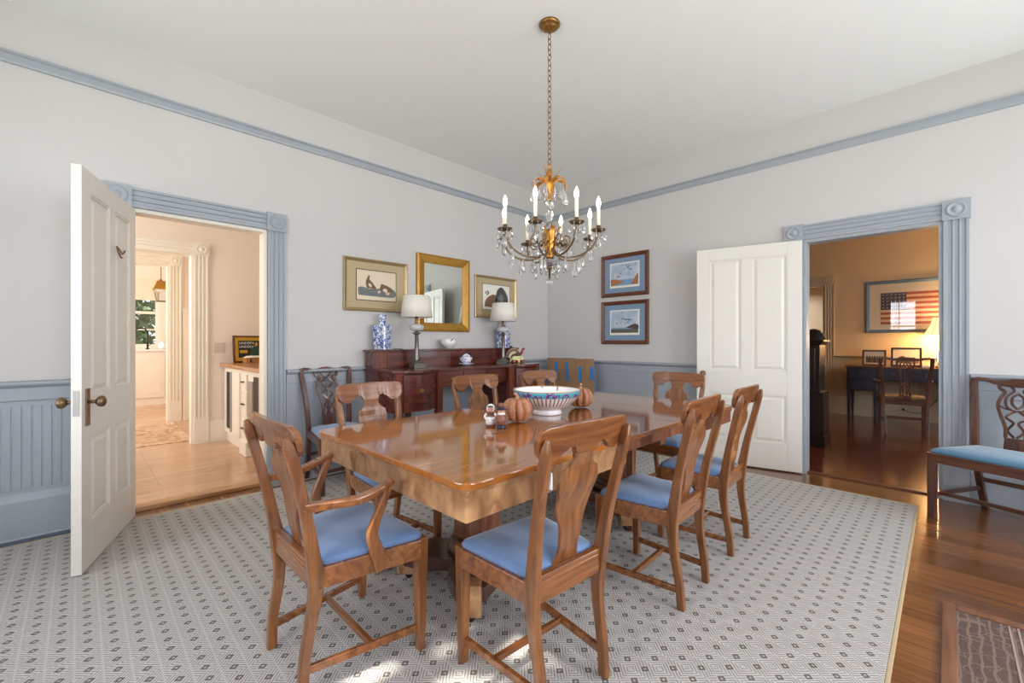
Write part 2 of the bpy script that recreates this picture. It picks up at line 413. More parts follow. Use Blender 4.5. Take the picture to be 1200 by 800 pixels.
# ================================================================== THE SETTING
HC = 3.235       # ceiling height
XW, YS = -5.75, -5.65     # west and south walls of the dining room
LX0, LX1 = -4.415, -3.575      # left doorway
RY0, RY1 = -3.94, -3.045       # right doorway
DH = 2.115

struct('floor', MB().box(XW - 0.1, 0.06, YS - 0.1, 0.06, -0.06, 0), M_floor)
struct('ceiling', MB().box(XW - 0.1, 0.12, YS - 0.1, 0.12, HC, HC + 0.08), M_ceil)
# wall with the sideboard
w = MB(); w.box(XW - 0.1, LX0, 0, 0.12, 0, HC); w.box(LX1, 0.12, 0, 0.12, 0, HC); w.box(LX0, LX1, 0, 0.12, DH, HC)
struct('wall_left', w, M_wall)
w = MB(); w.box(0, 0.12, RY1, 0.0, 0, HC); w.box(0, 0.12, YS - 0.1, RY0, 0, HC); w.box(0, 0.12, RY0, RY1, DH, HC)
struct('wall_right', w, M_wall)

def wall_with_windows(name, axis, c0, c1, span, wins, z0=0.62, z1=2.78):
    w = MB(); a = span[0]
    def bx(u0, u1, za, zb):
        if axis == 'y': w.box(c0, c1, u0, u1, za, zb)
        else: w.box(u0, u1, c0, c1, za, zb)
    for (u0, u1) in wins:
        bx(a, u0, 0, HC); bx(u0, u1, 0, z0); bx(u0, u1, z1, HC); a = u1
    bx(a, span[1], 0, HC)
    struct(name, w, M_wall)
WW = [(-3.32, -2.44), (-1.64, -0.76)]
WS = [(-5.05, -3.95), (-3.15, -2.05), (-1.45, -0.35)]
wall_with_windows('wall_west', 'y', XW - 0.12, XW, (YS, 0), WW)
wall_with_windows('wall_south', 'x', YS - 0.12, YS, (XW, 0), WS)
nwin = 0
def sash_window(axis, u0, u1, c, z0, z1, m=M_white, depth=0.05, casing=True, inward=1):
    global nwin; nwin += 1
    f = MB()
    def bx(a0, a1, za, zb, d0=-depth / 2, d1=depth / 2):
        if axis == 'y': f.box(c + d0, c + d1, a0, a1, za, zb)
        else: f.box(a0, a1, c + d0, c + d1, za, zb)
    t = 0.05; zm = (z0 + z1) / 2
    bx(u0, u0 + t, z0, z1); bx(u1 - t, u1, z0, z1); bx(u0 + t, u1 - t, z0, z0 + t); bx(u0 + t, u1 - t, z1 - t, z1); bx(u0 + t, u1 - t, zm - 0.025, zm + 0.025)
    um = (u0 + u1) / 2
    bx(um - 0.012, um + 0.012, z0 + t, zm - 0.025, -0.012, 0.012); bx(um - 0.012, um + 0.012, zm + 0.025, z1 - t, -0.012, 0.012)
    q = zm + (z1 - zm) / 2; bx(u0 + t, u1 - t, q - 0.012, q + 0.012, -0.011, 0.011)
    q = z0 + (zm - z0) / 2; bx(u0 + t, u1 - t, q - 0.012, q + 0.012, -0.011, 0.011)
    o = struct('window_%d' % nwin, f, m)
    if casing:
        g = MB(); k = 0.12
        def bc(a0, a1, za, zb):
            d = sorted((0, inward * 0.025))
            e = (XW if axis == 'y' else YS)
            if axis == 'y': g.box(e + d[0], e + d[1], a0, a1, za, zb)
            else: g.box(a0, a1, e + d[0], e + d[1], za, zb)
        bc(u0 - k, u0, z0 - k, z1 + k); bc(u1, u1 + k, z0 - k, z1 + k); bc(u0, u1, z1, z1 + k); bc(u0, u1, z0 - k, z0)
        c_ = g.build('window_casing', M_blue, o, 0.004)
    return o
for a, b in WW: sash_window('y', a, b, XW - 0.06, 0.62, 2.78)
for a, b in WS: sash_window('x', a, b, YS - 0.06, 0.62, 2.78)

ntrim = 0
def trim(mb, m=M_blue, bevel=0.0):
    global ntrim; ntrim += 1
    return struct('trim_%d' % ntrim, mb, m, bevel=bevel)
def run(axis, a0, a1, prof, sgn, mb=None):
    """moulding along an axis; prof = (out, z) outline; sgn = direction out of the wall plane at 0"""
    mb = mb or MB()
    if axis == 'x': mb.loft([[(a, sgn * o, z) for o, z in prof] for a in (a0, a1)])
    else: mb.loft([[(sgn * o, a, z) for o, z in prof] for a in (a0, a1)])
    return mb
RAIL = [(0, 2.862), (0.014, 2.862), (0.018, 2.875), (0.018, 2.912), (0.030, 2.920), (0.030, 2.932), (0, 2.932)]
CHAIR = [(0, 0.838), (0.014, 0.838), (0.020, 0.846), (0.020, 0.918), (0.028, 0.926), (0.046, 0.936), (0.050, 0.944), (0.050, 0.956), (0, 0.962)]
BASE = [(0, 0), (0.032, 0), (0.032, 0.014), (0.024, 0.022), (0.024, 0.235), (0.017, 0.262), (0.008, 0.28), (0, 0.28)]
CO, CI = 0.148, 0.008
for axis, sg, spans in (('x', -1, [(XW, LX0 - CO), (LX1 + CO, -0.0)]), ('y', -1, [(YS, RY0 - CO), (RY1 + CO, -0.05)])):
    trim(run(axis, (XW if axis == 'x' else YS), 0 if axis == 'x' else -0.03, RAIL, sg))
    for a0, a1 in spans:
        trim(run(axis, a0, a1, CHAIR, sg))
        # flat wainscot panel below the rail, beaded on the far left
        p = MB(); run(axis, a0, a1, [(0, 0.27), (0.008, 0.27), (0.008, 0.84), (0, 0.84)], sg, p)
        if axis == 'x' and a1 < -4:
            x = a0
            while x < a1 - 0.03:
                p.loft([[(x + dx, -o, z) for dx, o in ((0.0, 0.006), (0.004, 0.0125), (0.036, 0.0125), (0.040, 0.006))] for z in (0.31, 0.81)])
                x += 0.042
        else:
            run(axis, a0, a1, [(0, 0.79), (0.016, 0.79), (0.016, 0.842), (0, 0.842)], sg, p)
            run(axis, a0, a1, [(0, 0.276), (0.016, 0.276), (0.016, 0.33), (0, 0.33)], sg, p)
            k = max(1, round((a1 - a0) / 1.3))
            for i in range(k + 1):
                c = a0 + (a1 - a0) * i / k; c = min(max(c, a0 + 0.04), a1 - 0.04)
                run(axis, c - 0.04, c + 0.04, [(0, 0.33), (0.0155, 0.33), (0.0155, 0.79), (0, 0.79)], sg, p)
        trim(p)
        b = struct('baseboard_%s' % ('left' if axis == 'x' else 'right') + ('' if a0 < (-4 if axis == 'x' else -4) else '_end'), run(axis, a0, a1, BASE, sg), M_blue)
# rails on the two walls behind the camera
for mb_ in (MB().box(XW, XW + 0.02, YS, 0, 2.862, 2.93), MB().box(XW, 0, YS, YS + 0.02, 2.862, 2.93), MB().box(XW, XW + 0.03, YS, 0, 0, 0.28), MB().box(XW, 0, YS, YS + 0.03, 0, 0.28)):
    trim(mb_)

def casing(axis, o0, o1, face, sg, head, m, cw=CO, blockh=0.15, floorz=0.0):
    """fluted door casing with rosette corner blocks. face = wall plane coordinate, sg = outward sign"""
    mb = MB()
    def put(u, out, z): return (u, face + sg * out, z) if axis == 'x' else (face + sg * out, u, z)
    # flute profile across the width
    def flutes(wd):
        pts = [(0, 0), (0, 0.024)]
        n = 3; e = 0.014
        for i in range(n):
            a = e + (wd - 2 * e) * i / n; b = e + (wd - 2 * e) * (i + 1) / n
            pts += [(a + 0.002, 0.024), (a + 0.007, 0.014), (b - 0.007, 0.014), (b - 0.002, 0.024)]
        pts += [(wd, 0.024), (wd, 0)]
        return pts
    P = flutes(cw - 0.012)
    pz = floorz + 0.30
    for u0, s in ((o0 - cw + 0.006, 1), (o1 + 0.006, 1)):
        mb.loft([[put(u0 + a, o, z) for a, o in P] for z in (pz, head)])
        # plinth
        mb.loft([[put(u0 - 0.004 + a * (cw - 0.004), o, z) for a, o in ((0, 0), (0, 0.03), (1, 0.03), (1, 0))] for z in (floorz, pz)])
    hd = [(a, o) for a, o in flutes(blockh - 0.016)]
    mb.loft([[put(u, o, head + 0.008 + a) for a, o in hd] for u in (o0, o1)])
    for c in (o0 - cw / 2, o1 + cw / 2):
        hw = cw / 2 + 0.002
        mb.loft([[put(c + a * hw, o, head + z * blockh) for a, z in ((-1, 0), (1, 0), (1, 1), (-1, 1))] for o in (0, 0.032)])
        zc = head + blockh / 2
        rings = []
        for r, o in ((0.056, 0.032), (0.056, 0.040), (0.046, 0.040), (0.040, 0.034), (0.026, 0.034), (0.020, 0.040), (0.010, 0.046), (0.001, 0.047)):
            rings.append([put(c + r * cos(2 * PI * j / 24), o, zc + r * sin(2 * PI * j / 24)) for j in range(24)])
        mb.loft(rings, True, 0, True)
    return trim(mb, m)
def jamb(axis, o0, o1, f0, f1, head, m, t=0.02, z0=0.0):
    mb = MB()
    def bx(a0, a1, za, zb):
        if axis == 'x': mb.box(a0, a1, f0, f1, za, zb)
        else: mb.box(f0, f1, a0, a1, za, zb)
    bx(o0 - 0.001, o0 + t, z0, head); bx(o1 - t, o1 + 0.001, z0, head); bx(o0 + t, o1 - t, head - t, head + 0.001)
    return trim(mb, m)
casing('x', LX0, LX1, 0, -1, DH, M_blue)
jamb('x', LX0, LX1, -0.004, 0.124, DH, M_cream)
casing('x', LX0, LX1, 0.12, 1, DH, M_cream)
casing('y', RY0, RY1, 0, -1, DH, M_blue)
jamb('y', RY0, RY1, -0.004, 0.124, DH, M_blue)
casing('y', RY0, RY1, 0.12, 1, DH, M_studyw)
# thresholds
trim(MB().box(LX0, LX1, 0.055, 0.16, 0.0, 0.032), wood('left_threshold_wood', (150, 104, 64), (190, 142, 96), 0.3, 'X'), 0.006)
trim(MB().box(0.03, 0.10, RY0, RY1, 0.0, 0.014), wood('right_threshold_wood', (84, 48, 28), (120, 74, 44), 0.3, 'Y'), 0.004)
# painted strip between baseboard and rug at far left
trim(MB().box(XW, LX0 - CO, -0.080, -0.034, 0.0, 0.012), mat('worn_slate_paint', (92, 104, 116), 0.6, noise=0.5, nscale=22))

# ---------------- rooms beyond the left doorway
FZ = 0.02
struct('floor_hall', MB().box(-6.1, -2.5, 0.06, 9, -0.06, FZ), M_hfloor)
struct('ceiling_hall', MB().box(-6.1, -2.5, 0.12, 9, 2.95, 3.03), M_cream)
w = MB(); w.box(-6.1, -6.0, 0.12, 9, 0, 3)
struct('wall_hall_west', w, M_hall)
struct('wall_hall_east', MB().box(-2.6, -2.5, 0.12, 7.6, 0, 3), M_hall)
H1, H1x = 2.16, -3.735
w = MB(); w.box(H1x, -2.6, H1, H1 + 0.14, 0, 3); w.box(-6, -4.9, H1, H1 + 0.14, 0, 3); w.box(-4.9, H1x, H1, H1 + 0.14, 2.21, 3)
struct('wall_hall', w, M_hall)
casing('x', -4.9, H1x, H1, -1, 2.19, M_cream, 0.145, 0.15, FZ)
jamb('x', -4.9, H1x, H1 - 0.002, H1 + 0.142, 2.21, M_cream, 0.02, FZ)
struct('baseboard_hall', MB().box(-3.59, -2.6, H1 - 0.025, H1, FZ, 0.27), M_cream)
K1, K1x = 4.1, -3.73
w = MB(); w.box(K1x, -2.6, K1, K1 + 0.14, 0, 3); w.box(-6, -4.9, K1, K1 + 0.14, 0, 3); w.box(-4.9, K1x, K1, K1 + 0.14, 2.32, 3)
struct('wall_passage', w, M_hall)
casing('x', -4.9, K1x, K1, -1, 2.31, M_cream, 0.15, 0.16, FZ)
jamb('x', -4.9, K1x, K1 - 0.002, K1 + 0.142, 2.32, M_cream, 0.02, FZ)
p = MB(); p.box(-3.575, -2.6, K1 - 0.012, K1, FZ, 1.62); p.box(-3.575, -2.6, K1 - 0.05, K1, 1.62, 1.69); p.box(-3.575, -2.6, K1 - 0.024, K1, 1.50, 1.62); p.box(-3.575, -2.6, K1 - 0.03, K1, FZ, 0.38)
x = -3.56
while x < -2.7: p.box(x, x + 0.07, K1 - 0.020, K1 - 0.01, 0.38, 1.5); x += 0.09
trim(p, M_cream)
# kitchen wall with window
KX0, KX1, KZ0, KZ1 = -4.75, -3.55, 1.10, 2.42
w = MB(); w.box(-6, KX0, 7.0, 7.14, 0, 3); w.box(KX1, -2.6, 7.0, 7.14, 0, 3); w.box(KX0, KX1, 7.0, 7.14, 0, KZ0); w.box(KX0, KX1, 7.0, 7.14, KZ1, 3)
struct('wall_kitchen', w, M_hall)
sash_window('x', KX0, KX1, 7.05, KZ0, KZ1, M_cream, 0.05, False)
trim(MB().box(KX0 + 0.02, KX1 - 0.02, 6.985, 6.998, 2.0, KZ1), mat('cream_roller_shade', (226, 212, 190), 0.8))
# study
SX = 4.30
struct('floor_study', MB().box(0.06, 6.6, -6.4, 0, -0.06, 0.0), M_sfloor)
struct('ceiling_study', MB().box(0.12, 6.6, -6.4, -0.2, 3.0, 3.08), M_study)
w = MB(); w.box(SX, SX + 0.12, -6.4, -2.50, 0, 3); w.box(SX, SX + 0.12, -1.66, -0.2, 0, 3); w.box(SX, SX + 0.12, -2.50, -1.66, 2.16, 3)
struct('wall_study', w, M_study)
struct('wall_study_left', MB().box(0.12, 6.6, -0.3, -0.2, 0, 3), M_study)
struct('wall_study_partition', MB().box(0.14, 2.2, -2.46, -2.36, 0, 3), M_study)
w = MB(); w.box(0.12, 1.0, -6.4, -6.3, 0, 3); w.box(2.2, 6.6, -6.4, -6.3, 0, 3); w.box(1.0, 2.2, -6.4, -6.3, 0, 0.8); w.box(1.0, 2.2, -6.4, -6.3, 2.6, 3)
struct('wall_study_right', w, M_study)
sash_window('x', 1.0, 2.2, -6.35, 0.8, 2.6, M_white, 0.05, False)
casing('y', -2.50, -1.66, SX, -1, 2.16, M_studyw, 0.145, 0.15)
jamb('y', -2.50, -1.66, SX - 0.002, SX + 0.122, 2.16, M_studyw)
for prof in ([(0, 0.905), (0.02, 0.905), (0.02, 0.945), (0.045, 0.955), (0.045, 0.972), (0, 0.972)], [(0, 0.0), (0.028, 0), (0.028, 0.30), (0.012, 0.33), (0, 0.33)], [(0, 0.33), (0.012, 0.33), (0.012, 0.905), (0, 0.905)]):
    trim(MB().loft([[(SX - o, a, z) for o, z in prof] for a in (-6.3, -2.645)]), M_studyw)
st = MB(); 
for yy in (-2.70, -3.6, -4.5, -5.4): st.box(SX - 0.020, SX - 0.011, yy - 0.05, yy + 0.05, 0.40, 0.83)
st.box(SX - 0.020, SX - 0.011, -6.3, -2.645, 0.83, 0.905); st.box(SX - 0.020, SX - 0.011, -6.3, -2.645, 0.33, 0.40)
trim(st, M_studyw)
# little lit room beyond the study door
struct('wall_side_room', MB().box(6.45, 6.6, -3.0, -0.3, 0, 3), M_cream)
struct('wall_side_room_right', MB().box(SX + 0.12, 6.5, -3.1, -3.0, 0, 3), M_cream)
# ---------------- doors
def door_leaf(name, hinge, ang, width, height, thick, m, swing_side, z0=0.012):
    """four panel door; local x runs from the hinge, local y is the thickness"""
    e = bpy.data.objects.new(name, None); COL.objects.link(e); e.location = hinge; e.rotation_euler = (0, 0, ang); e['kind'] = 'structure'
    mb = MB(); a, st_, rl = thick / 2, 0.115, 0.115
    cx = width / 2
    z_lock0, z_lock1 = 0.70, 0.92
    # stiles, rails, muntin
    mb.box(0, st_, -a, a, z0, height); mb.box(width - st_, width, -a, a, z0, height); mb.box(cx - 0.045, cx + 0.045, -a, a, z0 + 0.22, height - rl)
    for za, zb in ((z0, z0 + 0.24), (z_lock0, z_lock1), (height - rl, height)):
        mb.box(st_, width - st_, -a + 0.0003, a - 0.0003, za, zb)
    for (x0, x1) in ((st_, cx - 0.045), (cx + 0.045, width - st_)):
        for (za, zb) in ((z0 + 0.24, z_lock0), (z_lock1, height - rl)):
            mb.box(x0, x1, -a + 0.012, a - 0.012, za, zb)
            for s in (-1, 1):     # raised field with sloping edges
                r1 = [(x0 + 0.02, s * (a - 0.012), za + 0.02), (x1 - 0.02, s * (a - 0.012), za + 0.02), (x1 - 0.02, s * (a - 0.012), zb - 0.02), (x0 + 0.02, s * (a - 0.012), zb - 0.02)]
                r2 = [(x0 + 0.045, s * (a - 0.003), za + 0.045), (x1 - 0.045, s * (a - 0.003), za + 0.045), (x1 - 0.045, s * (a - 0.003), zb - 0.045), (x0 + 0.045, s * (a - 0.003), zb - 0.045)]
                mb.loft([r1, r2])
                # moulding round the opening
                for q in ((x0, x1, za, za + 0.012), (x0, x1, zb - 0.012, zb), (x0, x0 + 0.012, za + 0.012, zb - 0.012), (x1 - 0.012, x1, za + 0.012, zb - 0.012)):
                    mb.box(q[0], q[1], *sorted((s * (a - 0.012), s * (a - 0.004))), q[2], q[3])
    o = mb.build('door_panel', m, e, 0.0015, 1)
    return e
d1 = door_leaf('door_1', (-4.415, -0.045, 0), math.atan2(-0.80, -0.264), 0.84, 2.10, 0.042, M_white, 1)
for s in (-1, 1):
    k = MB()
    k.sweep([(0.775, s * 0.021, 0.885), (0.775, s * 0.07, 0.885)], lambda t, i: [(0.009 * cos(j * PI / 6), 0.009 * sin(j * PI / 6)) for j in range(12)], (0, 0, 1), 0, True)
    prof = [(0.012, 0.055), (0.018, 0.060), (0.027, 0.068), (0.030, 0.080), (0.026, 0.090), (0.014, 0.096), (0.001, 0.097)]
    k.loft([[(0.775 + r * cos(2 * PI * j / 16), s * h, 0.885 + r * sin(2 * PI * j / 16)) for j in range(16)] for r, h in prof], True, 0, True)
    ko = k.build('door_knob', M_bronze, d1); ko['label'] = 'dark metal door knob'
    k = MB().box(0.752, 0.798, *sorted((s * 0.021, s * 0.027)), 0.76, 0.955); k.build('lock_plate', M_bronze, d1, 0.002)
MB().box(0.8395, 0.8425, -0.012, 0.012, 0.82, 0.95).build('latch_plate', M_steel, d1)
hk = MB().tube(spline([(0.22, 0.024, 1.775), (0.28, 0.030, 1.745), (0.36, 0.036, 1.760), (0.43, 0.044, 1.765), (0.445, 0.055, 1.730), (0.40, 0.055, 1.705), (0.35, 0.048, 1.715)], 5), 0.0045, 6)
hk.build('wire_hook', M_bronze, d1)
d2 = door_leaf('door_2', (-0.035, -3.038, 0), math.atan2(0.975, -0.221), 0.885, 2.115, 0.042, M_white, 1)
for z in (0.3, 1.85):
    h = MB().tube([(0.0, -0.028, z - 0.05), (0.0, -0.028, z + 0.05)], 0.008, 8, (1, 0, 0)); h.box(-0.012, 0.03, -0.026, -0.0215, z - 0.045, z + 0.045)
    h.build('hinge', M_steel, d2)
k = MB().box(0.80, 0.84, -0.027, -0.021, 0.77, 0.95); k.build('lock_plate', M_bronze, d2, 0.002)
k = MB().ball((0.82, 0.075, 0.885), 0.028); k.box(0.812, 0.828, 0.02, 0.06, 0.877, 0.893); k.build('door_knob', M_bronze, d2)
# ================================================================== RUG AND FLOOR THINGS
r = MB().box(XW + 0.25, -0.36, -3.805, -0.11, 0.0005, 0.006)
tag(r.build('area_rug', M_rug, bevel=0.003), 'large pale grey woven rug with rows of small dark diamonds under the dining table', 'rug')
rug = bpy.data.objects['area_rug']
b = MB()
for q in ((XW + 0.235, -0.345, -3.82, -3.805), (XW + 0.235, -0.345, -0.11, -0.095), (-0.36, -0.345, -3.805, -0.11), (XW + 0.235, XW + 0.25, -3.805, -0.11)):
    b.box(q[0], q[1], q[2], q[3], 0.0005, 0.0068)
bo = b.build('binding_tape', M_bind, rug, 0.003); bo['label'] = 'tan bound edge'

def mat_carpet():
    m, n, l, bs = newmat('carved_brown_mat')
    tc = n.new('ShaderNodeTexCoord')
    mp = n.new('ShaderNodeMapping'); mp.inputs['Scale'].default_value = (9, 9, 9); l.new(tc.outputs['Object'], mp.inputs['Vector'])
    v = n.new('ShaderNodeTexVoronoi'); v.feature = 'DISTANCE_TO_EDGE'; v.inputs['Scale'].default_value = 1.6; l.new(mp.outputs[0], v.inputs['Vector'])
    wv = n.new('ShaderNodeTexWave'); wv.wave_type = 'RINGS'; wv.inputs['Scale'].default_value = 1.1; wv.inputs['Distortion'].default_value = 3; l.new(mp.outputs[0], wv.inputs['Vector'])
    nz = n.new('ShaderNodeTexNoise'); nz.inputs['Scale'].default_value = 90; l.new(tc.outputs['Object'], nz.inputs['Vector'])
    lt = math_node(n, l, 'LESS_THAN', v.outputs['Distance'], 0.022)
    a = math_node(n, l, 'MAXIMUM', lt, math_node(n, l, 'GREATER_THAN', wv.outputs['Fac'], 0.86))
    a = math_node(n, l, 'MULTIPLY_ADD', a, 0.5, math_node(n, l, 'MULTIPLY', nz.outputs['Fac'], 0.4))
    r_ = n.new('ShaderNodeValToRGB'); r_.color_ramp.elements[0].color = lin((84, 66, 57)); r_.color_ramp.elements[1].color = lin((128, 106, 95))
    r_.color_ramp.elements[0].position = 0.15; r_.color_ramp.elements[1].position = 0.75
    l.new(a, r_.inputs[0]); l.new(r_.outputs[0], bs.inputs['Base Color']); bs.inputs['Roughness'].default_value = 0.7
    bp = n.new('ShaderNodeBump'); bp.inputs['Strength'].default_value = 0.6; bp.inputs['Distance'].default_value = 0.003
    l.new(a, bp.inputs['Height']); l.new(bp.outputs[0], bs.inputs['Normal'])
    return m
mt = thing('door_mat', 'brown carved-pattern mat in a raised wooden edge at lower right floor', 'mat', (-1.87, -3.945, 0))
MB().box(-1.25, -0.045, -0.95, -0.045, 0.001, 0.008).build('mat_panel', mat_carpet(), mt)
W_matfr = wood('mat_frame_wood', (104, 66, 44), (140, 96, 68), 0.35, 'X')
g = MB(); g.box(-1.29, 0, -0.045, 0, 0.0005, 0.016); g.box(-0.045, 0, -0.95, -0.045, 0.0005, 0.016); g.box(-1.29, -1.25, -0.95, -0.045, 0.0005, 0.016); g.box(-1.29, 0, -0.99, -0.95, 0.0005, 0.016)
g.build('mat_border', W_matfr, mt, 0.004)
h = MB(); 
for yy in (-0.20, -0.225, -0.36): h.box(-1.25, -0.045, yy - 0.003, yy + 0.003, 0.008, 0.010)
h.build('mat_ridge', mat('mat_line', (168, 146, 132), 0.6), mt)

# ================================================================== DINING TABLE
TX0, TX1, TY0, TY1, TZ = -3.838, -1.455, -2.925, -1.745, 0.760
tb = thing('dining_table', 'long honey-brown extension dining table on pedestals with deep burl aprons', 'table', (-2.66, -2.335, 0.0072))
TZ = 0.753
ox, oy = 2.66, 2.335
def rounded(x0, x1, y0, y1, r, corners):
    pts = []
    for (cx_, cy_, a0, on) in ((x1 - r, y1 - r, 0, corners[0]), (x0 + r, y1 - r, 90, corners[1]), (x0 + r, y0 + r, 180, corners[2]), (x1 - r, y0 + r, 270, corners[3])):
        if on:
            for k in range(7):
                a = math.radians(a0 + 15 * k); pts.append((cx_ + r * cos(a), cy_ + r * sin(a)))
        else:
            sx = 1 if a0 in (0, 270) else -1; sy = 1 if a0 in (0, 90) else -1
            pts.append((cx_ + sx * r, cy_ + sy * r))
    return pts
JX = (-2.86, -2.36, -1.98)
def T(p): return [(a + ox, b_ + oy) for a, b_ in p]
for i, (x0, x1, cs, m_) in enumerate(((TX0, JX[0], (0, 1, 1, 0), W_top), (JX[0] + 0.001, JX[1], (0, 0, 0, 0), W_leaf), (JX[1] + 0.001, JX[2], (0, 0, 0, 0), W_leaf), (JX[2] + 0.001, TX1, (1, 0, 0, 1), W_leaf))):
    o = MB().prism(T(rounded(x0, x1, TY0, TY1, 0.055, cs)), TZ - 0.024, TZ, 'xy').build('tabletop' if i in (0, 3) else 'table_leaf', m_, tb, 0.004)
def apron(x0, x1, cs, open_side, z0, m_):
    outer = rounded(x0, x1, TY0 + 0.020, TY1 - 0.020, 0.009, cs)
    mb = MB()
    mb.prism(T(outer), z0, TZ - 0.0245, 'xy')
    mb.prism(T(rounded(x0 - 0.006, x1 + (0.006 if cs[0] else 0), TY0 + 0.012, TY1 - 0.012, 0.014, cs)), TZ - 0.040, TZ - 0.0245, 'xy')
    return mb.build('apron', m_, tb, 0.003)
apron(TX0 + 0.018, JX[0] - 0.002, (0, 1, 1, 0), 1, 0.625, W_apron)
apron(JX[2] + 0.01, TX1 - 0.018, (1, 0, 0, 1), 0, 0.638, W_ped)
# sliding rails under the leaves
for yy in (-2.86, -2.70, -2.0, -1.84):
    MB().box(JX[0] - 0.002 + ox, JX[2] + 0.01 + ox, yy - 0.022 + oy, yy + 0.022 + oy, 0.666, 0.7283).build('slide_rail', W_ped, tb, 0.002)
for xx in (-2.44,):
    MB().box(xx - 0.03 + ox, xx + 0.03 + ox, -2.88 + oy, -1.82 + oy, 0.638, 0.6655).build('cross_rail', W_ped, tb, 0.002)
def pedestal(cx_, cy_):
    p = MB()
    # square column with canted corners
    def octo(h, c): return [(h, -c), (h, c), (c, h), (-c, h), (-h, c), (-h, -c), (-c, -h), (c, -h)]
    def ring(h, c, z): return [(cx_ + ox + a, cy_ + oy + b_, z) for a, b_ in octo(h, c)]
    p.loft([ring(0.100, 0.058, 0.235), ring(0.097, 0.057, 0.40), ring(0.100, 0.058, 0.575)])
    p.loft([ring(0.115, 0.08, 0.575), ring(0.115, 0.08, 0.6245)])
    col = p.build('pedestal_column', W_ped, tb, 0.004); 
    q = MB().lathe([(0.12, 0.165), (0.142, 0.170), (0.148, 0.185), (0.140, 0.200), (0.126, 0.206), (0.132, 0.216), (0.130, 0.226), (0.115, 0.235), (0.10, 0.241)], 28, (cx_ + ox, cy_ + oy, 0))
    q.build('base_ring', W_dark, tb)
    # concave-sided platform
    out = []
    for k in range(4):
        a0 = PI / 4 + k * PI / 2
        for d in (-0.17, 0.17): out.append((0.36 * cos(a0 + d), 0.36 * sin(a0 + d)))
        a1 = a0 + PI / 4
        for t in (-0.35, -0.18, 0, 0.18, 0.35):
            rr = 0.155 + 0.9 * t * t
            out.append((rr * cos(a1 + t), rr * sin(a1 + t)))
    MB().prism([(cx_ + ox + a, cy_ + oy + b_) for a, b_ in out], 0.100, 0.165, 'xy').build('platform', W_dark, tb, 0.004)
    for k in range(4):
        a0 = PI / 4 + k * PI / 2
        # block foot: tall, flaring out a little, on a caster
        R_ = Matrix.Translation((cx_ + ox, cy_ + oy, 0)) @ Matrix.Rotation(a0, 4, 'Z')
        f_ = MB()
        f_.loft([[R_ @ Vector(v) for v in rg] for rg in (
            [(0.275, -0.048, 0.052), (0.385, -0.048, 0.052), (0.385, 0.048, 0.052), (0.275, 0.048, 0.052)],
            [(0.285, -0.05, 0.14), (0.40, -0.05, 0.14), (0.40, 0.05, 0.14), (0.285, 0.05, 0.14)],
            [(0.31, -0.046, 0.185), (0.385, -0.046, 0.185), (0.385, 0.046, 0.185), (0.31, 0.046, 0.185)])])
        fo = f_.build('foot', W_apron, tb, 0.006)
        c_ = MB(); wc = R_ @ Vector((0.34, 0, 0.030))
        c_.ball(tuple(wc), 0.019, 12, 8); c_.box(wc.x - 0.008, wc.x + 0.008, wc.y - 0.008, wc.y + 0.008, 0.04, 0.056)
        c_.build('caster', M_black, fo)
pedestal(-3.26, -2.30)
pedestal(-2.0, -2.30)
for yy in (-2.55, -2.05):
    MB().loft([[(-2.2 + ox + a * s_, yy + oy + b_ * s_, z) for a, b_ in ((-1, -1), (1, -1), (1, 1), (-1, 1))] for s_, z in ((0.017, 0.0), (0.026, 0.665))]).build('leg', W_ped, tb, 0.002)

TZ = 0.7604
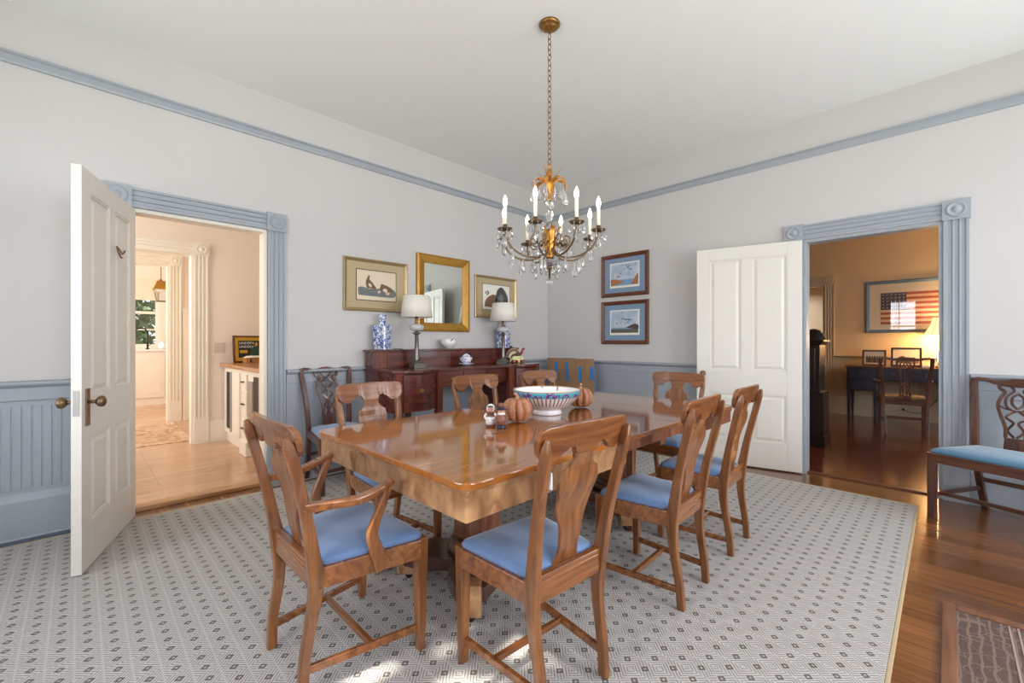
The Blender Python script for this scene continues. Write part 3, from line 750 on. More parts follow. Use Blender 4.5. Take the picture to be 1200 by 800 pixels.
# ================================================================== DINING CHAIRS
def dining_chair(label, arm=False, group=None):
    c = thing('dining_armchair' if arm else 'dining_chair', label, 'chair', (0, 0, 0), 0, group)
    fw, rw, hw, top, foot = (0.262, 0.200, 0.250, 0.925, 0.165) if arm else (0.205, 0.168, 0.218, 0.94, 0.152)
    FY, RY = (0.20, -0.18) if arm else (0.185, -0.175)
    if arm: FY = 0.205
    zs = 0.432
    # seat frame
    f = MB()
    def rail(p0, p1, t=0.024):
        a, b = Vector(p0), Vector(p1); d = (b - a).normalized(); n = Vector((-d.y, d.x, 0)) * (t / 2)
        f.loft([[a - n + Vector((0, 0, 0.362)), a + n + Vector((0, 0, 0.362)), a + n + Vector((0, 0, zs)), a - n + Vector((0, 0, zs))],
                [b - n + Vector((0, 0, 0.362)), b + n + Vector((0, 0, 0.362)), b + n + Vector((0, 0, zs)), b - n + Vector((0, 0, zs))]])
    rail((-fw + 0.02, FY, 0), (fw - 0.02, FY, 0)); rail((-rw, RY, 0), (rw, RY, 0))
    rail((-fw + 0.002, FY - 0.015, 0), (-rw, RY + 0.01, 0)); rail((fw - 0.002, FY - 0.015, 0), (rw, RY + 0.01, 0))
    f.build('seat_frame', W_chairx, c, 0.003)
    # drop-in seat
    def rr(k, z, ins):
        pts = []; n = 6
        P = [(fw - ins, FY + 0.006 - ins), (-fw + ins, FY + 0.006 - ins), (-rw + ins, RY + 0.02 + ins), (rw - ins, RY + 0.02 + ins)]
        for i in range(4):
            a = Vector(P[i - 1]); b = Vector(P[i]); d = Vector(P[(i + 1) % 4])
            u = (a - b).normalized() * 0.035; v = (d - b).normalized() * 0.035
            for j in range(5):
                t = j / 4; q = (b + u) * (1 - t) ** 2 + b * 2 * t * (1 - t) + (b + v) * t * t
                pts.append((q.x, q.y, z))
        return pts
    s_ = MB().loft([rr(0, zs - 0.006, 0.004), rr(0, zs + 0.008, 0.0), rr(0, zs + 0.020, 0.006), rr(0, zs + 0.029, 0.03), rr(0, zs + 0.034, 0.08), rr(0, zs + 0.036, 0.13)], True, 0, True)
    s_.build('seat', M_seat, c)
    # front legs
    for s in (-1, 1):
        x0 = s * (fw - 0.016)
        MB().loft([[(x0 + a, FY - 0.004 + b_, z) for a, b_ in ((-h, -h), (h, -h), (h, h), (-h, h))] for h, z in ((0.0145, 0.0), (0.017, 0.12), (0.021, 0.36), (0.022, zs + 0.002))]).build('leg', W_chair, c, 0.003)
    # rear legs running up into the back posts
    rear = [(foot, RY - (0.028 if arm else 0.032), 0.0), (foot + 0.002, RY - 0.022, 0.12), (foot + 0.006, RY + 0.000, 0.26), (rw - 0.002, RY + 0.004, 0.38), (rw + 0.002, RY - 0.006, 0.46), (rw + 0.012, RY - 0.030, 0.60), (rw + 0.024, RY - 0.066, 0.76), (rw + 0.032, RY - 0.100, top - 0.035)]
    for s in (-1, 1):
        path = spline([(s * x, y, z) for x, y, z in rear], 4); n = len(path)
        wv = [0.027 + 0.005 * sin(PI * i / (n - 1)) for i in range(n)]; wv[-1] = 0.012; wv[-2] = 0.022
        hv = [0.034 + 0.016 * math.exp(-((i / (n - 1) - 0.48) / 0.16) ** 2) for i in range(n)]; hv[-1] = 0.016
        lg = MB().ribbon(path, wv, hv, (0, 1, 0))
        for v in lg.b.verts:
            if v.co.z < 0.009: v.co.z = 0
        lg.build('leg', W_chair, c, 0.005)
    def by(z): return interp([(0.40, RY - 0.004), (0.46, RY - 0.010), (0.60, RY - 0.030), (0.76, RY - 0.066), (top, RY - 0.105)], z)
    # crest rail
    yo = 0.022
    k = MB(); rings = []
    xs = [-hw + 2 * hw * i / 44 for i in range(45)]
    q = hw / 0.235
    bot = [(0, 0.836), (0.050, 0.836), (0.066, 0.862), (0.088, 0.866), (0.112, 0.852), (0.145, 0.828), (0.175, 0.826), (0.205, 0.838), (0.222, 0.856), (0.235, 0.885)]
    tp = [(0, 0.942), (0.12, 0.941), (0.19, 0.938), (0.22, 0.932), (0.229, 0.922), (0.235, 0.905)]
    dz = top - 0.942
    for x in xs:
        a = abs(x) / q; z0, z1 = interp(bot, a) + dz, interp(tp, a) + dz
        crv = 0.030 * (x / hw) ** 2
        y0, y1 = by(z0) + yo + crv * 0.6 - 0.012, by(z1) + yo + crv * 0.6 - 0.012
        rings.append([(x, y0 - 0.010, z0), (x, y0 + 0.012, z0), (x, y1 + 0.012, z1), (x, y1 - 0.010, z1)])
    k.loft(rings).build('crest_rail', W_chairx, c, 0.003)
    # vase-shaped splat
    hwp = [(0.44, 0.060), (0.50, 0.047), (0.56, 0.052), (0.66, 0.080), (0.74, 0.096), (0.775, 0.088), (0.80, 0.054), (0.82, 0.044), (0.838, 0.050), (0.87, 0.06)]
    sp = MB(); rings = []
    for i in range(30):
        z = 0.430 + (0.865 - 0.430) * i / 29; h = interp(hwp, z - dz)
        bow = 0.020 * sin(PI * min(1, (z - 0.43) / 0.43))
        y = by(z) + 0.012 + bow * 0.5 + (0.02 if z < 0.5 else 0.02) * max(0, (0.5 - z) / 0.07)
        rings.append([(-h, y - 0.006, z), (h, y - 0.006, z), (h, y + 0.006, z), (-h, y + 0.006, z)])
    sp.loft(rings).build('splat', W_chair, c, 0.002)
    MB().box(-rw + 0.01, rw - 0.01, RY - 0.012, RY + 0.014, zs, zs + 0.018).build('back_shoe', W_chairx, c, 0.004)
    # stretchers
    zst = 0.085
    for s in (-1, 1):
        MB().ribbon([(s * (fw - 0.018), FY - 0.01, zst), (s * (foot + 0.002), RY - 0.026, zst)], 0.016, 0.027).build('stretcher', W_chairx, c, 0.002)
    ym = 0.02; xm = (fw + foot) / 2 - 0.012
    MB().ribbon([(-xm, ym, zst), (xm, ym, zst)], 0.018, 0.022).build('stretcher', W_chairx, c, 0.002)
    if arm:
        for s in (-1, 1):
            pth = spline([(s * (rw + 0.018), RY - 0.045, 0.652), (s * (rw + 0.035), RY + 0.06, 0.645), (s * 0.258, RY + 0.13, 0.648), (s * 0.268, RY + 0.20, 0.668), (s * 0.262, RY + 0.250, 0.688)], 5)
            n = len(pth)
            ao = MB().ribbon(pth, [0.030 + 0.012 * sin(PI * i / (n - 1)) for i in range(n)], [0.030 - 0.008 * i / (n - 1) for i in range(n)]).build('armrest', W_chairx, c, 0.006)
            pth = spline([(s * 0.263, RY + 0.238, 0.682), (s * 0.262, RY + 0.205, 0.60), (s * 0.258, RY + 0.175, 0.52), (s * 0.254, RY + 0.190, 0.455), (s * 0.252, RY + 0.220, 0.375)], 5)
            n = len(pth)
            MB().ribbon(pth, 0.024, [0.028 + 0.034 * (i / (n - 1)) ** 2 for i in range(n)], (0, 1, 0)).build('arm_support', W_chair, c, 0.005)
    return c
RT = 0.0072  # rug top
A = dining_chair('brown wooden armchair with blue seat pulled to the near left end of the table', True, 'chairs round the dining table')
A.location = (-3.930, -2.265, RT); A.rotation_euler = (0, 0, -PI / 2)
GC = 'chairs round the dining table'
B = dining_chair('nearest armless wooden chair with a sunlit blue seat, its back to the camera', False, GC)
B.location = (-3.480, -2.878, RT); B.rotation_euler = (0, 0, math.radians(-4.5))
dup(B, (-2.63, -2.915, RT), math.radians(2), 'armless wooden chair second along the right side, between two other chairs')
dup(B, (-1.955, -2.90, RT), math.radians(2), 'armless wooden chair farthest along the right side, near the open white door')
dup(B, (-1.43, -2.40, RT), math.radians(90), 'wooden chair at the far short end of the table, facing the camera')
dup(B, (-3.385, -1.69, RT), math.radians(182), 'wooden chair across the table in front of the left end of the sideboard')
dup(B, (-2.53, -1.68, RT), math.radians(180), 'wooden chair across the table in front of the sideboard middle, behind the figurines')
dup(B, (-1.81, -1.69, RT), math.radians(180), 'wooden chair across the table seen just behind the porcelain bowl')
# small white paper label on the near chair's post
lb = MB().box(-0.1785, -0.1745, -0.268, -0.232, 0.752, 0.802).build('paper_label', mat('white_sticker', (232, 230, 226), 0.7), B); lb['label'] = 'white paper sticker'

# ---------------- carved side chairs with pierced splats
def carved_chair(name, label, seatm, arms=False, splat='loops', fw=0.262, rw=0.19, top=0.965, group=None, loc=(0, 0, 0), rz=0, z=0):
    c = thing(name, label, 'chair', loc, rz, group)
    FY, RY, zs = 0.235, -0.215, 0.44
    f = MB()
    def rail(p0, p1, t=0.026, za=0.378, zb=zs):
        a, b = Vector(p0 + (0,)), Vector(p1 + (0,)); d = (b - a).normalized(); n = Vector((-d.y, d.x, 0)) * (t / 2)
        f.loft([[q - n + Vector((0, 0, za)), q + n + Vector((0, 0, za)), q + n + Vector((0, 0, zb)), q - n + Vector((0, 0, zb))] for q in (a, b)])
    rail((-fw + 0.02, FY), (fw - 0.02, FY)); rail((-rw, RY), (rw, RY)); rail((-fw + 0.005, FY), (-rw, RY)); rail((fw - 0.005, FY), (rw, RY))
    f.build('seat_frame', W_darkx, c, 0.003)
    def rr(z_, ins):
        pts = []; P = [(fw - ins, FY + 0.004 - ins), (-fw + ins, FY + 0.004 - ins), (-rw + ins, RY + 0.025 + ins), (rw - ins, RY + 0.025 + ins)]
        for i in range(4):
            a = Vector(P[i - 1]); b = Vector(P[i]); d = Vector(P[(i + 1) % 4]); u = (a - b).normalized() * 0.03; v = (d - b).normalized() * 0.03
            for j in range(4):
                t = j / 3; q = (b + u) * (1 - t) ** 2 + b * 2 * t * (1 - t) + (b + v) * t * t; pts.append((q.x, q.y, z_))
        return pts
    MB().loft([rr(zs - 0.004, 0.006), rr(zs + 0.010, 0.002), rr(zs + 0.026, 0.010), rr(zs + 0.037, 0.04), rr(zs + 0.043, 0.10), rr(zs + 0.045, 0.15)], True, 0, True).build('seat', seatm, c)
    for s in (-1, 1):
        MB().box(s * (fw - 0.018) - 0.021, s * (fw - 0.018) + 0.021, FY - 0.036, FY + 0.006, 0, zs).build('leg', W_dark, c, 0.003)
    rear = [(rw - 0.018, RY - 0.105, 0.0), (rw - 0.012, RY - 0.055, 0.16), (rw - 0.004, RY - 0.014, 0.34), (rw, RY - 0.006, 0.46), (rw + 0.006, RY - 0.022, 0.62), (rw + 0.022, RY - 0.055, 0.80), (rw + 0.034, RY - 0.082, top - 0.045), (rw + 0.022, RY - 0.088, top - 0.010)]
    for s in (-1, 1):
        path = spline([(s * x, y, z_) for x, y, z_ in rear], 4); n = len(path)
        lg = MB().ribbon(path, [0.036] * (n - 1) + [0.02], [0.036] * (n - 1) + [0.024], (0, 1, 0))
        for v in lg.b.verts:
            if v.co.z < 0.014: v.co.z = 0
        lg.build('leg', W_dark, c, 0.004)
    def by(z_): return interp([(0.40, RY), (0.46, RY - 0.006), (0.62, RY - 0.022), (0.80, RY - 0.055), (top, RY - 0.090)], z_)
    # serpentine crest rail with a raised centre
    cr = MB(); rings = []; W2 = rw + 0.040
    for i in range(41):
        x = -W2 + 2 * W2 * i / 40; a = abs(x) / W2
        z1 = top + interp([(0, 0.0), (0.14, -0.002), (0.30, -0.014), (0.5, -0.018), (0.72, -0.004), (0.90, 0.0), (1, -0.018)], a)
        z0 = z1 - interp([(0, 0.052), (0.2, 0.046), (0.42, 0.030), (0.8, 0.026), (1, 0.018)], a)
        y = by(top) + 0.018 * a * a
        rings.append([(x, y - 0.013, z0), (x, y + 0.011, z0), (x, y + 0.011, z1), (x, y - 0.013, z1)])
    cr.loft(rings).build('crest_rail', W_darkx, c, 0.006)
    # pierced splat drawn with flat carved bands
    sp = MB()
    def band(pts, w_=0.013):
        full = spline([(x, by(z_) + 0.004, z_) for x, z_ in pts], 5)
        sp.ribbon(full, w_, 0.014, (0, 1, 0))
    zt = top - 0.04
    def Z(t): return zs + 0.02 + (zt - zs - 0.02) * t
    if splat == 'loops':
        for s in (-1, 1):
            band([(s * 0.098, Z(0.995)), (s * 0.092, Z(0.93)), (s * 0.066, Z(0.88)), (s * 0.084, Z(0.78)), (s * 0.094, Z(0.66)), (s * 0.072, Z(0.50)), (s * 0.050, Z(0.34)), (s * 0.046, Z(0.18))], 0.018)
            band([(s * 0.05, Z(0.99)), (s * 0.022, Z(0.90)), (s * 0.056, Z(0.80)), (s * 0.052, Z(0.66)), (s * 0.006, Z(0.58))])
            band([(s * 0.008, Z(0.60)), (s * 0.05, Z(0.50)), (s * 0.012, Z(0.42)), (s * 0.038, Z(0.30)), (s * 0.006, Z(0.20))])
            band([(0.0, Z(0.86)), (s * 0.026, Z(0.80)), (s * 0.026, Z(0.70)), (0.0, Z(0.63))])
            band([(s * 0.088, Z(0.66)), (s * 0.050, Z(0.62)), (s * 0.0, Z(0.60))], 0.010)
        sp.prism([(-0.055, Z(-0.02)), (0.055, Z(-0.02)), (0.048, Z(0.19)), (-0.048, Z(0.19))], by(Z(0.1)) - 0.004, by(Z(0.1)) + 0.012)
        band([(-0.095, Z(0.985)), (0, Z(0.975)), (0.095, Z(0.985))], 0.02)
    elif splat == 'lattice':
        for s in (-1, 1):
            band([(s * 0.100, Z(0.99)), (s * 0.088, Z(0.93)), (s * 0.060, Z(0.90)), (s * 0.078, Z(0.80)), (s * 0.088, Z(0.68)), (s * 0.068, Z(0.52)), (s * 0.048, Z(0.34)), (s * 0.050, Z(0.20))], 0.022)
            band([(s * 0.040, Z(0.97)), (s * 0.012, Z(0.88)), (s * 0.048, Z(0.78)), (s * 0.008, Z(0.68)), (s * 0.044, Z(0.58)), (s * 0.006, Z(0.48)), (s * 0.032, Z(0.38)), (s * 0.004, Z(0.28)), (s * 0.02, Z(0.2))], 0.013)
        band([(0, Z(0.92)), (0, Z(0.6)), (0, Z(0.2))], 0.008)
        sp.prism([(-0.060, Z(-0.02)), (0.060, Z(-0.02)), (0.056, Z(0.21)), (-0.056, Z(0.21))], by(Z(0.1)) - 0.004, by(Z(0.1)) + 0.012)
    else:
        for s in (-1, 1):
            band([(s * 0.085, Z(0.98)), (s * 0.080, Z(0.86)), (s * 0.060, Z(0.72)), (s * 0.048, Z(0.45)), (s * 0.040, Z(0.22)), (s * 0.058, Z(0.0))], 0.018)
            band([(s * 0.030, Z(0.98)), (s * 0.052, Z(0.86)), (s * 0.014, Z(0.74)), (s * 0.016, Z(0.45)), (s * 0.018, Z(0.2)), (s * 0.022, Z(0.0))], 0.014)
            band([(s * 0.004, Z(0.95)), (s * 0.022, Z(0.86)), (s * 0.046, Z(0.76)), (s * 0.055, Z(0.70))], 0.012)
        band([(-0.05, Z(0.28)), (0, Z(0.34)), (0.05, Z(0.28))], 0.012)
        sp.prism([(-0.070, Z(-0.03)), (0.070, Z(-0.03)), (0.06, Z(0.08)), (-0.06, Z(0.08))], by(Z(0.05)) - 0.004, by(Z(0.05)) + 0.012)
    sp.build('splat', W_dark, c, 0.002)
    for s in (-1, 1):
        MB().ribbon([(s * (fw - 0.020), FY - 0.03, 0.155), (s * (rw - 0.012), RY - 0.055, 0.155)], 0.016, 0.028).build('stretcher', W_darkx, c, 0.002)
    MB().ribbon([(-fw + 0.035, FY - 0.10, 0.155), (fw - 0.035, FY - 0.10, 0.155)], 0.016, 0.026).build('stretcher', W_darkx, c, 0.002)
    MB().ribbon([(-rw + 0.01, RY - 0.045, 0.22), (rw - 0.01, RY - 0.045, 0.22)], 0.016, 0.03).build('stretcher', W_darkx, c, 0.002)
    if arms:
        for s in (-1, 1):
            MB().ribbon(spline([(s * (rw + 0.008), RY - 0.03, 0.68), (s * (fw + 0.01), RY + 0.10, 0.675), (s * (fw + 0.03), RY + 0.22, 0.67), (s * (fw + 0.045), RY + 0.33, 0.672), (s * (fw + 0.06), RY + 0.36, 0.66)], 5), 0.038, 0.024).build('armrest', W_darkx, c, 0.006)
            MB().ribbon(spline([(s * (fw + 0.035), RY + 0.30, 0.668), (s * (fw + 0.02), RY + 0.25, 0.58), (s * (fw + 0.008), RY + 0.25, 0.48), (s * (fw + 0.006), RY + 0.27, 0.385)], 5), 0.024, 0.03, (0, 1, 0)).build('arm_support', W_dark, c, 0.004)
    return c
carved_chair('carved_side_chair', 'carved dark side chair with blue seat against the wall between doorway and sideboard', M_seat, splat='lattice', fw=0.258, rw=0.178, top=0.968, loc=(-3.105, -0.335, 0.0072), rz=PI)
carved_chair('carved_side_chair', 'carved dark side chair with teal seat cut off by the right edge of the photo', M_seat2, splat='loops', fw=0.265, rw=0.195, top=0.945, loc=(-0.42, -4.205, 0), rz=math.radians(90 - 22))

# ================================================================== SIDEBOARD
sb = thing('sideboard', 'dark mahogany bow-front sideboard with raised back shelf along the left wall', 'sideboard', (-1.79, -0.3, 0.0072))
bx_, by_ = 1.79, 0.3
SBX0, SBX1 = -2.735, -0.845
def LX(x): return x + bx_
def LY(y): return y + by_
# plan outline of the front
front = []
def plan(off):
    """front edge points, left to right"""
    pts = [(SBX0 - off, -0.57 - off), (-2.672, -0.60 - off)]
    for i in range(9):
        t = i / 8; pts.append((-2.655 + 0.315 * t, -0.60 - 0.045 * sin(PI * t) - off))
    pts.append((-2.27, -0.60 - off))
    for i in range(13):
        t = i / 12; pts.append((-2.22 + 0.86 * t, -0.585 + 0.03 * sin(PI * t) - off))
    pts.append((-1.31, -0.60 - off))
    for i in range(9):
        t = i / 8; pts.append((-1.24 + 0.315 * t, -0.60 - 0.045 * sin(PI * t) - off))
    pts += [(-0.908, -0.60 - off), (SBX1 + off, -0.57 - off)]
    return pts
out = [(SBX0 - 0.012, -0.03)] + plan(0.014) + [(SBX1 + 0.012, -0.03)]
MB().prism([(LX(a), LY(b_)) for a, b_ in out], 0.912, 0.937, 'xy').build('worktop', W_mahog, sb, 0.004)
# carcass: two pedestals and a shallower middle
def pier(x0, x1):
    m_ = MB()
    m_.box(LX(x0), LX(x1), LY(-0.585), LY(-0.04), 0.565, 0.9118)
    return m_.build('cupboard_case', W_mahog, sb, 0.002)
pier(SBX0, -2.262); pier(-1.318, SBX1)
MB().box(LX(-2.262), LX(-1.318), LY(-0.54), LY(-0.04), 0.752, 0.9118).build('middle_case', W_mahog, sb, 0.002)
MB().box(LX(-1.318), LX(-1.30), LY(-0.55), LY(-0.06), 0.40, 0.565).build('side_panel', W_mahog, sb)
for x in (-2.725, -2.300, -1.350, -0.925):
    # pilaster running down into a tapered leg
    m_ = MB(); m_.box(LX(x), LX(x + 0.062), LY(-0.604), LY(-0.56), 0.55, 0.9118)
    m_.loft([[(LX(x + 0.031 + a * h), LY(-0.575 + b_ * h), z) for a, b_ in ((-1, -1), (1, -1), (1, 1), (-1, 1))] for h, z in ((0.016, 0.0), (0.030, 0.55))])
    m_.build('leg', W_mahogz, sb, 0.003)
for x in (SBX0 + 0.012, SBX1 - 0.062, -2.31, -1.33):
    MB().loft([[(LX(x + 0.025 + a * h), LY(-0.075 + b_ * h), z) for a, b_ in ((-1, -1), (1, -1), (1, 1), (-1, 1))] for h, z in ((0.016, -0.007), (0.025, 0.565))]).build('leg', W_mahogz, sb, 0.003)
def bow_door(x0, x1, z0, z1, name='cupboard_door'):
    n = 12; rings = []
    for i in range(n + 1):
        t = i / n; x = x0 + (x1 - x0) * t; y = -0.598 - 0.045 * sin(PI * t)
        rings.append([(LX(x), LY(-0.58), z0), (LX(x), LY(y), z0), (LX(x), LY(y), z1), (LX(x), LY(-0.58), z1)])
    d = MB().loft(rings).build(name, W_mahog, sb, 0.002)
    for zz in (z0 - 0.0, z1 - 0.012):
        m_ = MB(); m_.loft([[(LX(x0 + (x1 - x0) * i / n), LY(-0.58), zz), (LX(x0 + (x1 - x0) * i / n), LY(-0.605 - 0.045 * sin(PI * i / n)), zz), (LX(x0 + (x1 - x0) * i / n), LY(-0.605 - 0.045 * sin(PI * i / n)), zz + 0.012), (LX(x0 + (x1 - x0) * i / n), LY(-0.58), zz + 0.012)] for i in range(n + 1)])
        m_.build('bead_moulding', W_mahogz, d)
    return d
def knob(x, y, z, par, r=0.020):
    def ring(rr, o): return [(LX(x + rr * cos(2 * PI * j / 16)), LY(y - o), z + rr * sin(2 * PI * j / 16)) for j in range(16)]
    MB().loft([ring(r, 0), ring(r, 0.004), ring(r * 0.8, 0.007), ring(r * 0.75, 0.004), ring(r * 0.4, 0.005), ring(r * 0.35, 0.014), ring(r * 0.05, 0.018)], True, 0, True).build('knob', M_brass, par)
d = bow_door(-2.655, -2.335, 0.57, 0.895); knob(-2.495, -0.645, 0.755, d)
d = bow_door(-1.245, -0.925, 0.57, 0.895); knob(-1.085, -0.645, 0.755, d)
for x0, x1 in ((-2.235, -1.95), (-1.94, -1.64), (-1.63, -1.345)):
    dr = MB().box(LX(x0), LX(x1), LY(-0.552), LY(-0.54), 0.765, 0.900).build('drawer', W_mahog, sb, 0.002)
    knob((x0 + x1) / 2, -0.552, 0.832, dr, 0.014)
# raised back shelf with sliding doors
MB().box(LX(SBX0), LX(SBX1 + 0.03), LY(-0.19), LY(-0.035), 0.937, 1.095).build('shelf_case', W_mahog, sb, 0.002)
MB().box(LX(SBX0 - 0.02), LX(SBX1 + 0.05), LY(-0.205), LY(-0.03), 1.095, 1.115).build('shelf_top', W_mahog, sb, 0.004)
MB().box(LX(SBX0), LX(SBX0 + 0.14), LY(-0.196), LY(-0.19), 0.94, 1.092).build('shelf_stile', W_mahogz, sb, 0.001)
for x0, x1 in ((-2.59, -1.86), (-1.85, -1.10), (-1.09, -0.83)):
    MB().box(LX(x0), LX(x1), LY(-0.197), LY(-0.19), 0.948, 1.088).build('sliding_door', W_mahog, sb, 0.0015)

# ---------------- things on the sideboard
def vase(loc, rz, label):
    h = 0.335; v = MB()
    def sq(r, z, c_=0.012):
        P = []
        for k in range(4):
            a = k * PI / 2
            for u in ((r, -r + c_), (r, r - c_)):
                P.append((u[0] * cos(a) - u[1] * sin(a), u[0] * sin(a) + u[1] * cos(a), z))
        return P
    v.loft([sq(0.060, 0.0), sq(0.060, 0.012), sq(0.064, 0.02), sq(0.070, 0.225), sq(0.066, 0.236), sq(0.034, 0.243, 0.008)])
    v.lathe([(0.030, 0.240), (0.029, 0.262), (0.030, 0.29), (0.037, 0.312), (0.040, h), (0.034, h), (0.026, 0.30), (0.025, 0.25)], 20)
    o = v.build('porcelain_vase', M_bluewhite, None, 0.002); o.location = loc; o.rotation_euler = (0, 0, rz)
    tag(o, label, 'vase', 'pair of square blue and white vases'); return o
vase((-2.60, -0.12, 1.1227), 0.5, 'square blue and white vase on the left end of the sideboard shelf')
vase((-0.98, -0.12, 1.1227), 0.3, 'square blue and white vase standing behind the right-hand lamp')
def table_lamp(label, loc):
    t = thing('table_lamp', label, 'lamp', loc, 0, 'pair of pewter and glass lamps')
    m_ = MB().box(-0.062, 0.062, -0.062, 0.062, 0, 0.022); m_.box(-0.052, 0.052, -0.052, 0.052, 0.022, 0.040)
    m_.lathe([(0.042, 0.040), (0.044, 0.048), (0.03, 0.056), (0.026, 0.066)], 20); m_.build('lamp_base', M_pewter, t, 0.003)
    MB().lathe([(0.024, 0.066), (0.026, 0.078), (0.022, 0.09), (0.0215, 0.16), (0.018, 0.315), (0.022, 0.322), (0.030, 0.33), (0.046, 0.336), (0.034, 0.342), (0.018, 0.350), (0.012, 0.358)], 12, mod=None).build('column', M_pewter, t)
    MB().lathe([(0.012, 0.356), (0.040, 0.360), (0.064, 0.374), (0.071, 0.392), (0.064, 0.412), (0.038, 0.426), (0.012, 0.430)], 32, mod=lambda a, i, j: 1 + 0.03 * (1 if j % 2 else -1)).build('glass_font', mat('moulded_milky_glass', (240, 242, 240), 0.06, noise=0, trans=0.4), t)
    MB().lathe([(0.014, 0.426), (0.017, 0.436), (0.012, 0.446), (0.016, 0.456), (0.016, 0.50), (0.006, 0.505), (0.005, 0.62)], 14).build('socket', M_bronze, t)
    n = 120
    def ml(a, i, j): return 1 + 0.009 * (1 if j % 2 else -1)
    MB().lathe([(0.152, 0.490), (0.126, 0.700), (0.124, 0.700), (0.150, 0.490)], n, mod=ml, closed=True).build('lamp_shade', M_shade, t)
    s_ = MB().tube([(-0.12, 0, 0.69), (0.12, 0, 0.69)], 0.002, 6, (0, 1, 0)); s_.lathe([(0.006, 0.685), (0.008, 0.700), (0.005, 0.715), (0.001, 0.718)], 10)
    s_.build('finial', M_brass, t)
    return t
L1 = table_lamp('pewter and glass lamp with pleated white shade nearer the left vase', (-2.335, -0.305, 0.9447))
L2 = dup(L1, (-1.165, -0.305, 0.9447), 0.4, 'pewter and glass lamp with white shade on the right part of the sideboard')
cd = MB().tube(spline([(-2.52, -0.19, 1.127), (-2.46, -0.214, 1.128), (-2.42, -0.226, 1.10), (-2.405, -0.224, 1.04), (-2.40, -0.226, 0.98), (-2.405, -0.24, 0.950), (-2.415, -0.255, 0.950)], 6), 0.0035, 6)
tag(cd.build('lamp_cord', M_black), 'thin black lamp cord looping over the sideboard shelf edge', 'cord')
# round bowl on the shelf
v = MB().lathe([(0.034, 0.0), (0.036, 0.006), (0.060, 0.022), (0.082, 0.050), (0.086, 0.075), (0.080, 0.098), (0.076, 0.104), (0.074, 0.104), (0.080, 0.075), (0.055, 0.03), (0.001, 0.02)], 32)
tag(v.build('porcelain_bowl', M_floral, loc=(-1.815, -0.12, 1.1227)), 'round white bowl painted with dark berries on the sideboard shelf', 'bowl')
# covered sugar bowl on a saucer
t = thing('sugar_bowl', 'small blue and white covered pot with red rim on a saucer', 'pot', (-1.735, -0.33, 0.9447))
MB().lathe([(0.03, 0.0), (0.034, 0.006), (0.07, 0.014), (0.082, 0.020), (0.080, 0.023), (0.03, 0.012), (0.001, 0.012)], 28).build('saucer', M_bluewhite2, t)
MB().lathe([(0.024, 0.013), (0.026, 0.022), (0.044, 0.034), (0.058, 0.056), (0.058, 0.076), (0.048, 0.090), (0.040, 0.094)], 28).build('pot_body', M_bluewhite2, t)
l_ = MB().lathe([(0.044, 0.094), (0.042, 0.102), (0.026, 0.116), (0.012, 0.122), (0.010, 0.128)], 24); lo = l_.build('lid', M_bluewhite2, t); MB().ball((0, 0, 0.137), 0.012, 12, 8).build('lid_knob', M_navyp, lo)
MB().lathe([(0.042, 0.0915), (0.0455, 0.0935), (0.042, 0.0955)], 24, closed=True).build('rim_band', M_red, t)
for s in (-1, 1): MB().tube(spline([(s * 0.055, 0, 0.058), (s * 0.075, 0, 0.062), (s * 0.074, 0, 0.082), (s * 0.052, 0, 0.080)], 5), 0.004, 6, (0, 1, 0)).build('handle', M_bluewhite2, t)
# turkey figurine on its patchwork base
t = thing('turkey_figurine', 'painted turkey figurine with fanned tail on a colourful base, right end of sideboard', 'figurine', (-0.965, -0.33, 0.9447), math.radians(-30))
b_ = MB(); b_.ball((0, 0, 0.048), 0.062, 24, 12, 0, 0.78, 1.42, 0.9)
b_.build('patchwork_body', M_checker, t)
pz = MB()
for i in range(18):
    a = 2 * PI * i / 18; cx_, cy_ = 0.082 * cos(a), 0.052 * sin(a)
    pz.ball((cx_, cy_, 0.020), 0.017, 8, 6, i % 4, 1.1)
pz.build('patchwork_rim', [M_orange, M_redp, M_yel, M_navyp], t)
fan = MB()
for k, (rr_, mi) in enumerate(((0.112, 0), (0.098, 1), (0.084, 0), (0.068, 2), (0.048, 1))):
    pts = [(rr_ * cos(PI * i / 16 + 0.0) * (1 + 0.04 * (i % 2)), 0.065 + rr_ * sin(PI * i / 16) * (1 + 0.04 * (i % 2))) for i in range(17)]
    fan.prism([(-0.045 + a * 0.85, z) for a, z in pts], 0.012 - 0.004 * k - 0.003, 0.014 - 0.004 * k + 0.003, 'xz', mi)
fo = fan.build('tail_fan', [M_feather, M_featherd, M_yel], t); fo.rotation_euler = (0.2, 0, 0.15)
MB().ball((0.0, -0.012, 0.10), 0.036, 16, 10, 0, 0.8, 1.3, 0.9).build('body', M_featherd, t)
h_ = MB().tube(spline([(0.035, -0.018, 0.095), (0.058, -0.022, 0.125), (0.066, -0.024, 0.155), (0.080, -0.026, 0.172), (0.094, -0.026, 0.160)], 5), [0.018 - 0.0105 * i / 20 for i in range(21)], 10, (0, 1, 0)); h_.ball((0.072, -0.024, 0.164), 0.013)
h_.build('head', M_magenta, t)
# small dark tray of odds and ends
v = MB().box(-0.05, 0.05, -0.035, 0.035, 0, 0.008); v.ball((0.012, 0, 0.016), 0.016, 12, 8, 0, 0.7, 1.6, 1)
tag(v.build('small_case', M_black, None, 0.003, loc=(-0.885, -0.13, 1.1227)), 'small flat dark object at the right end of the sideboard', 'case')

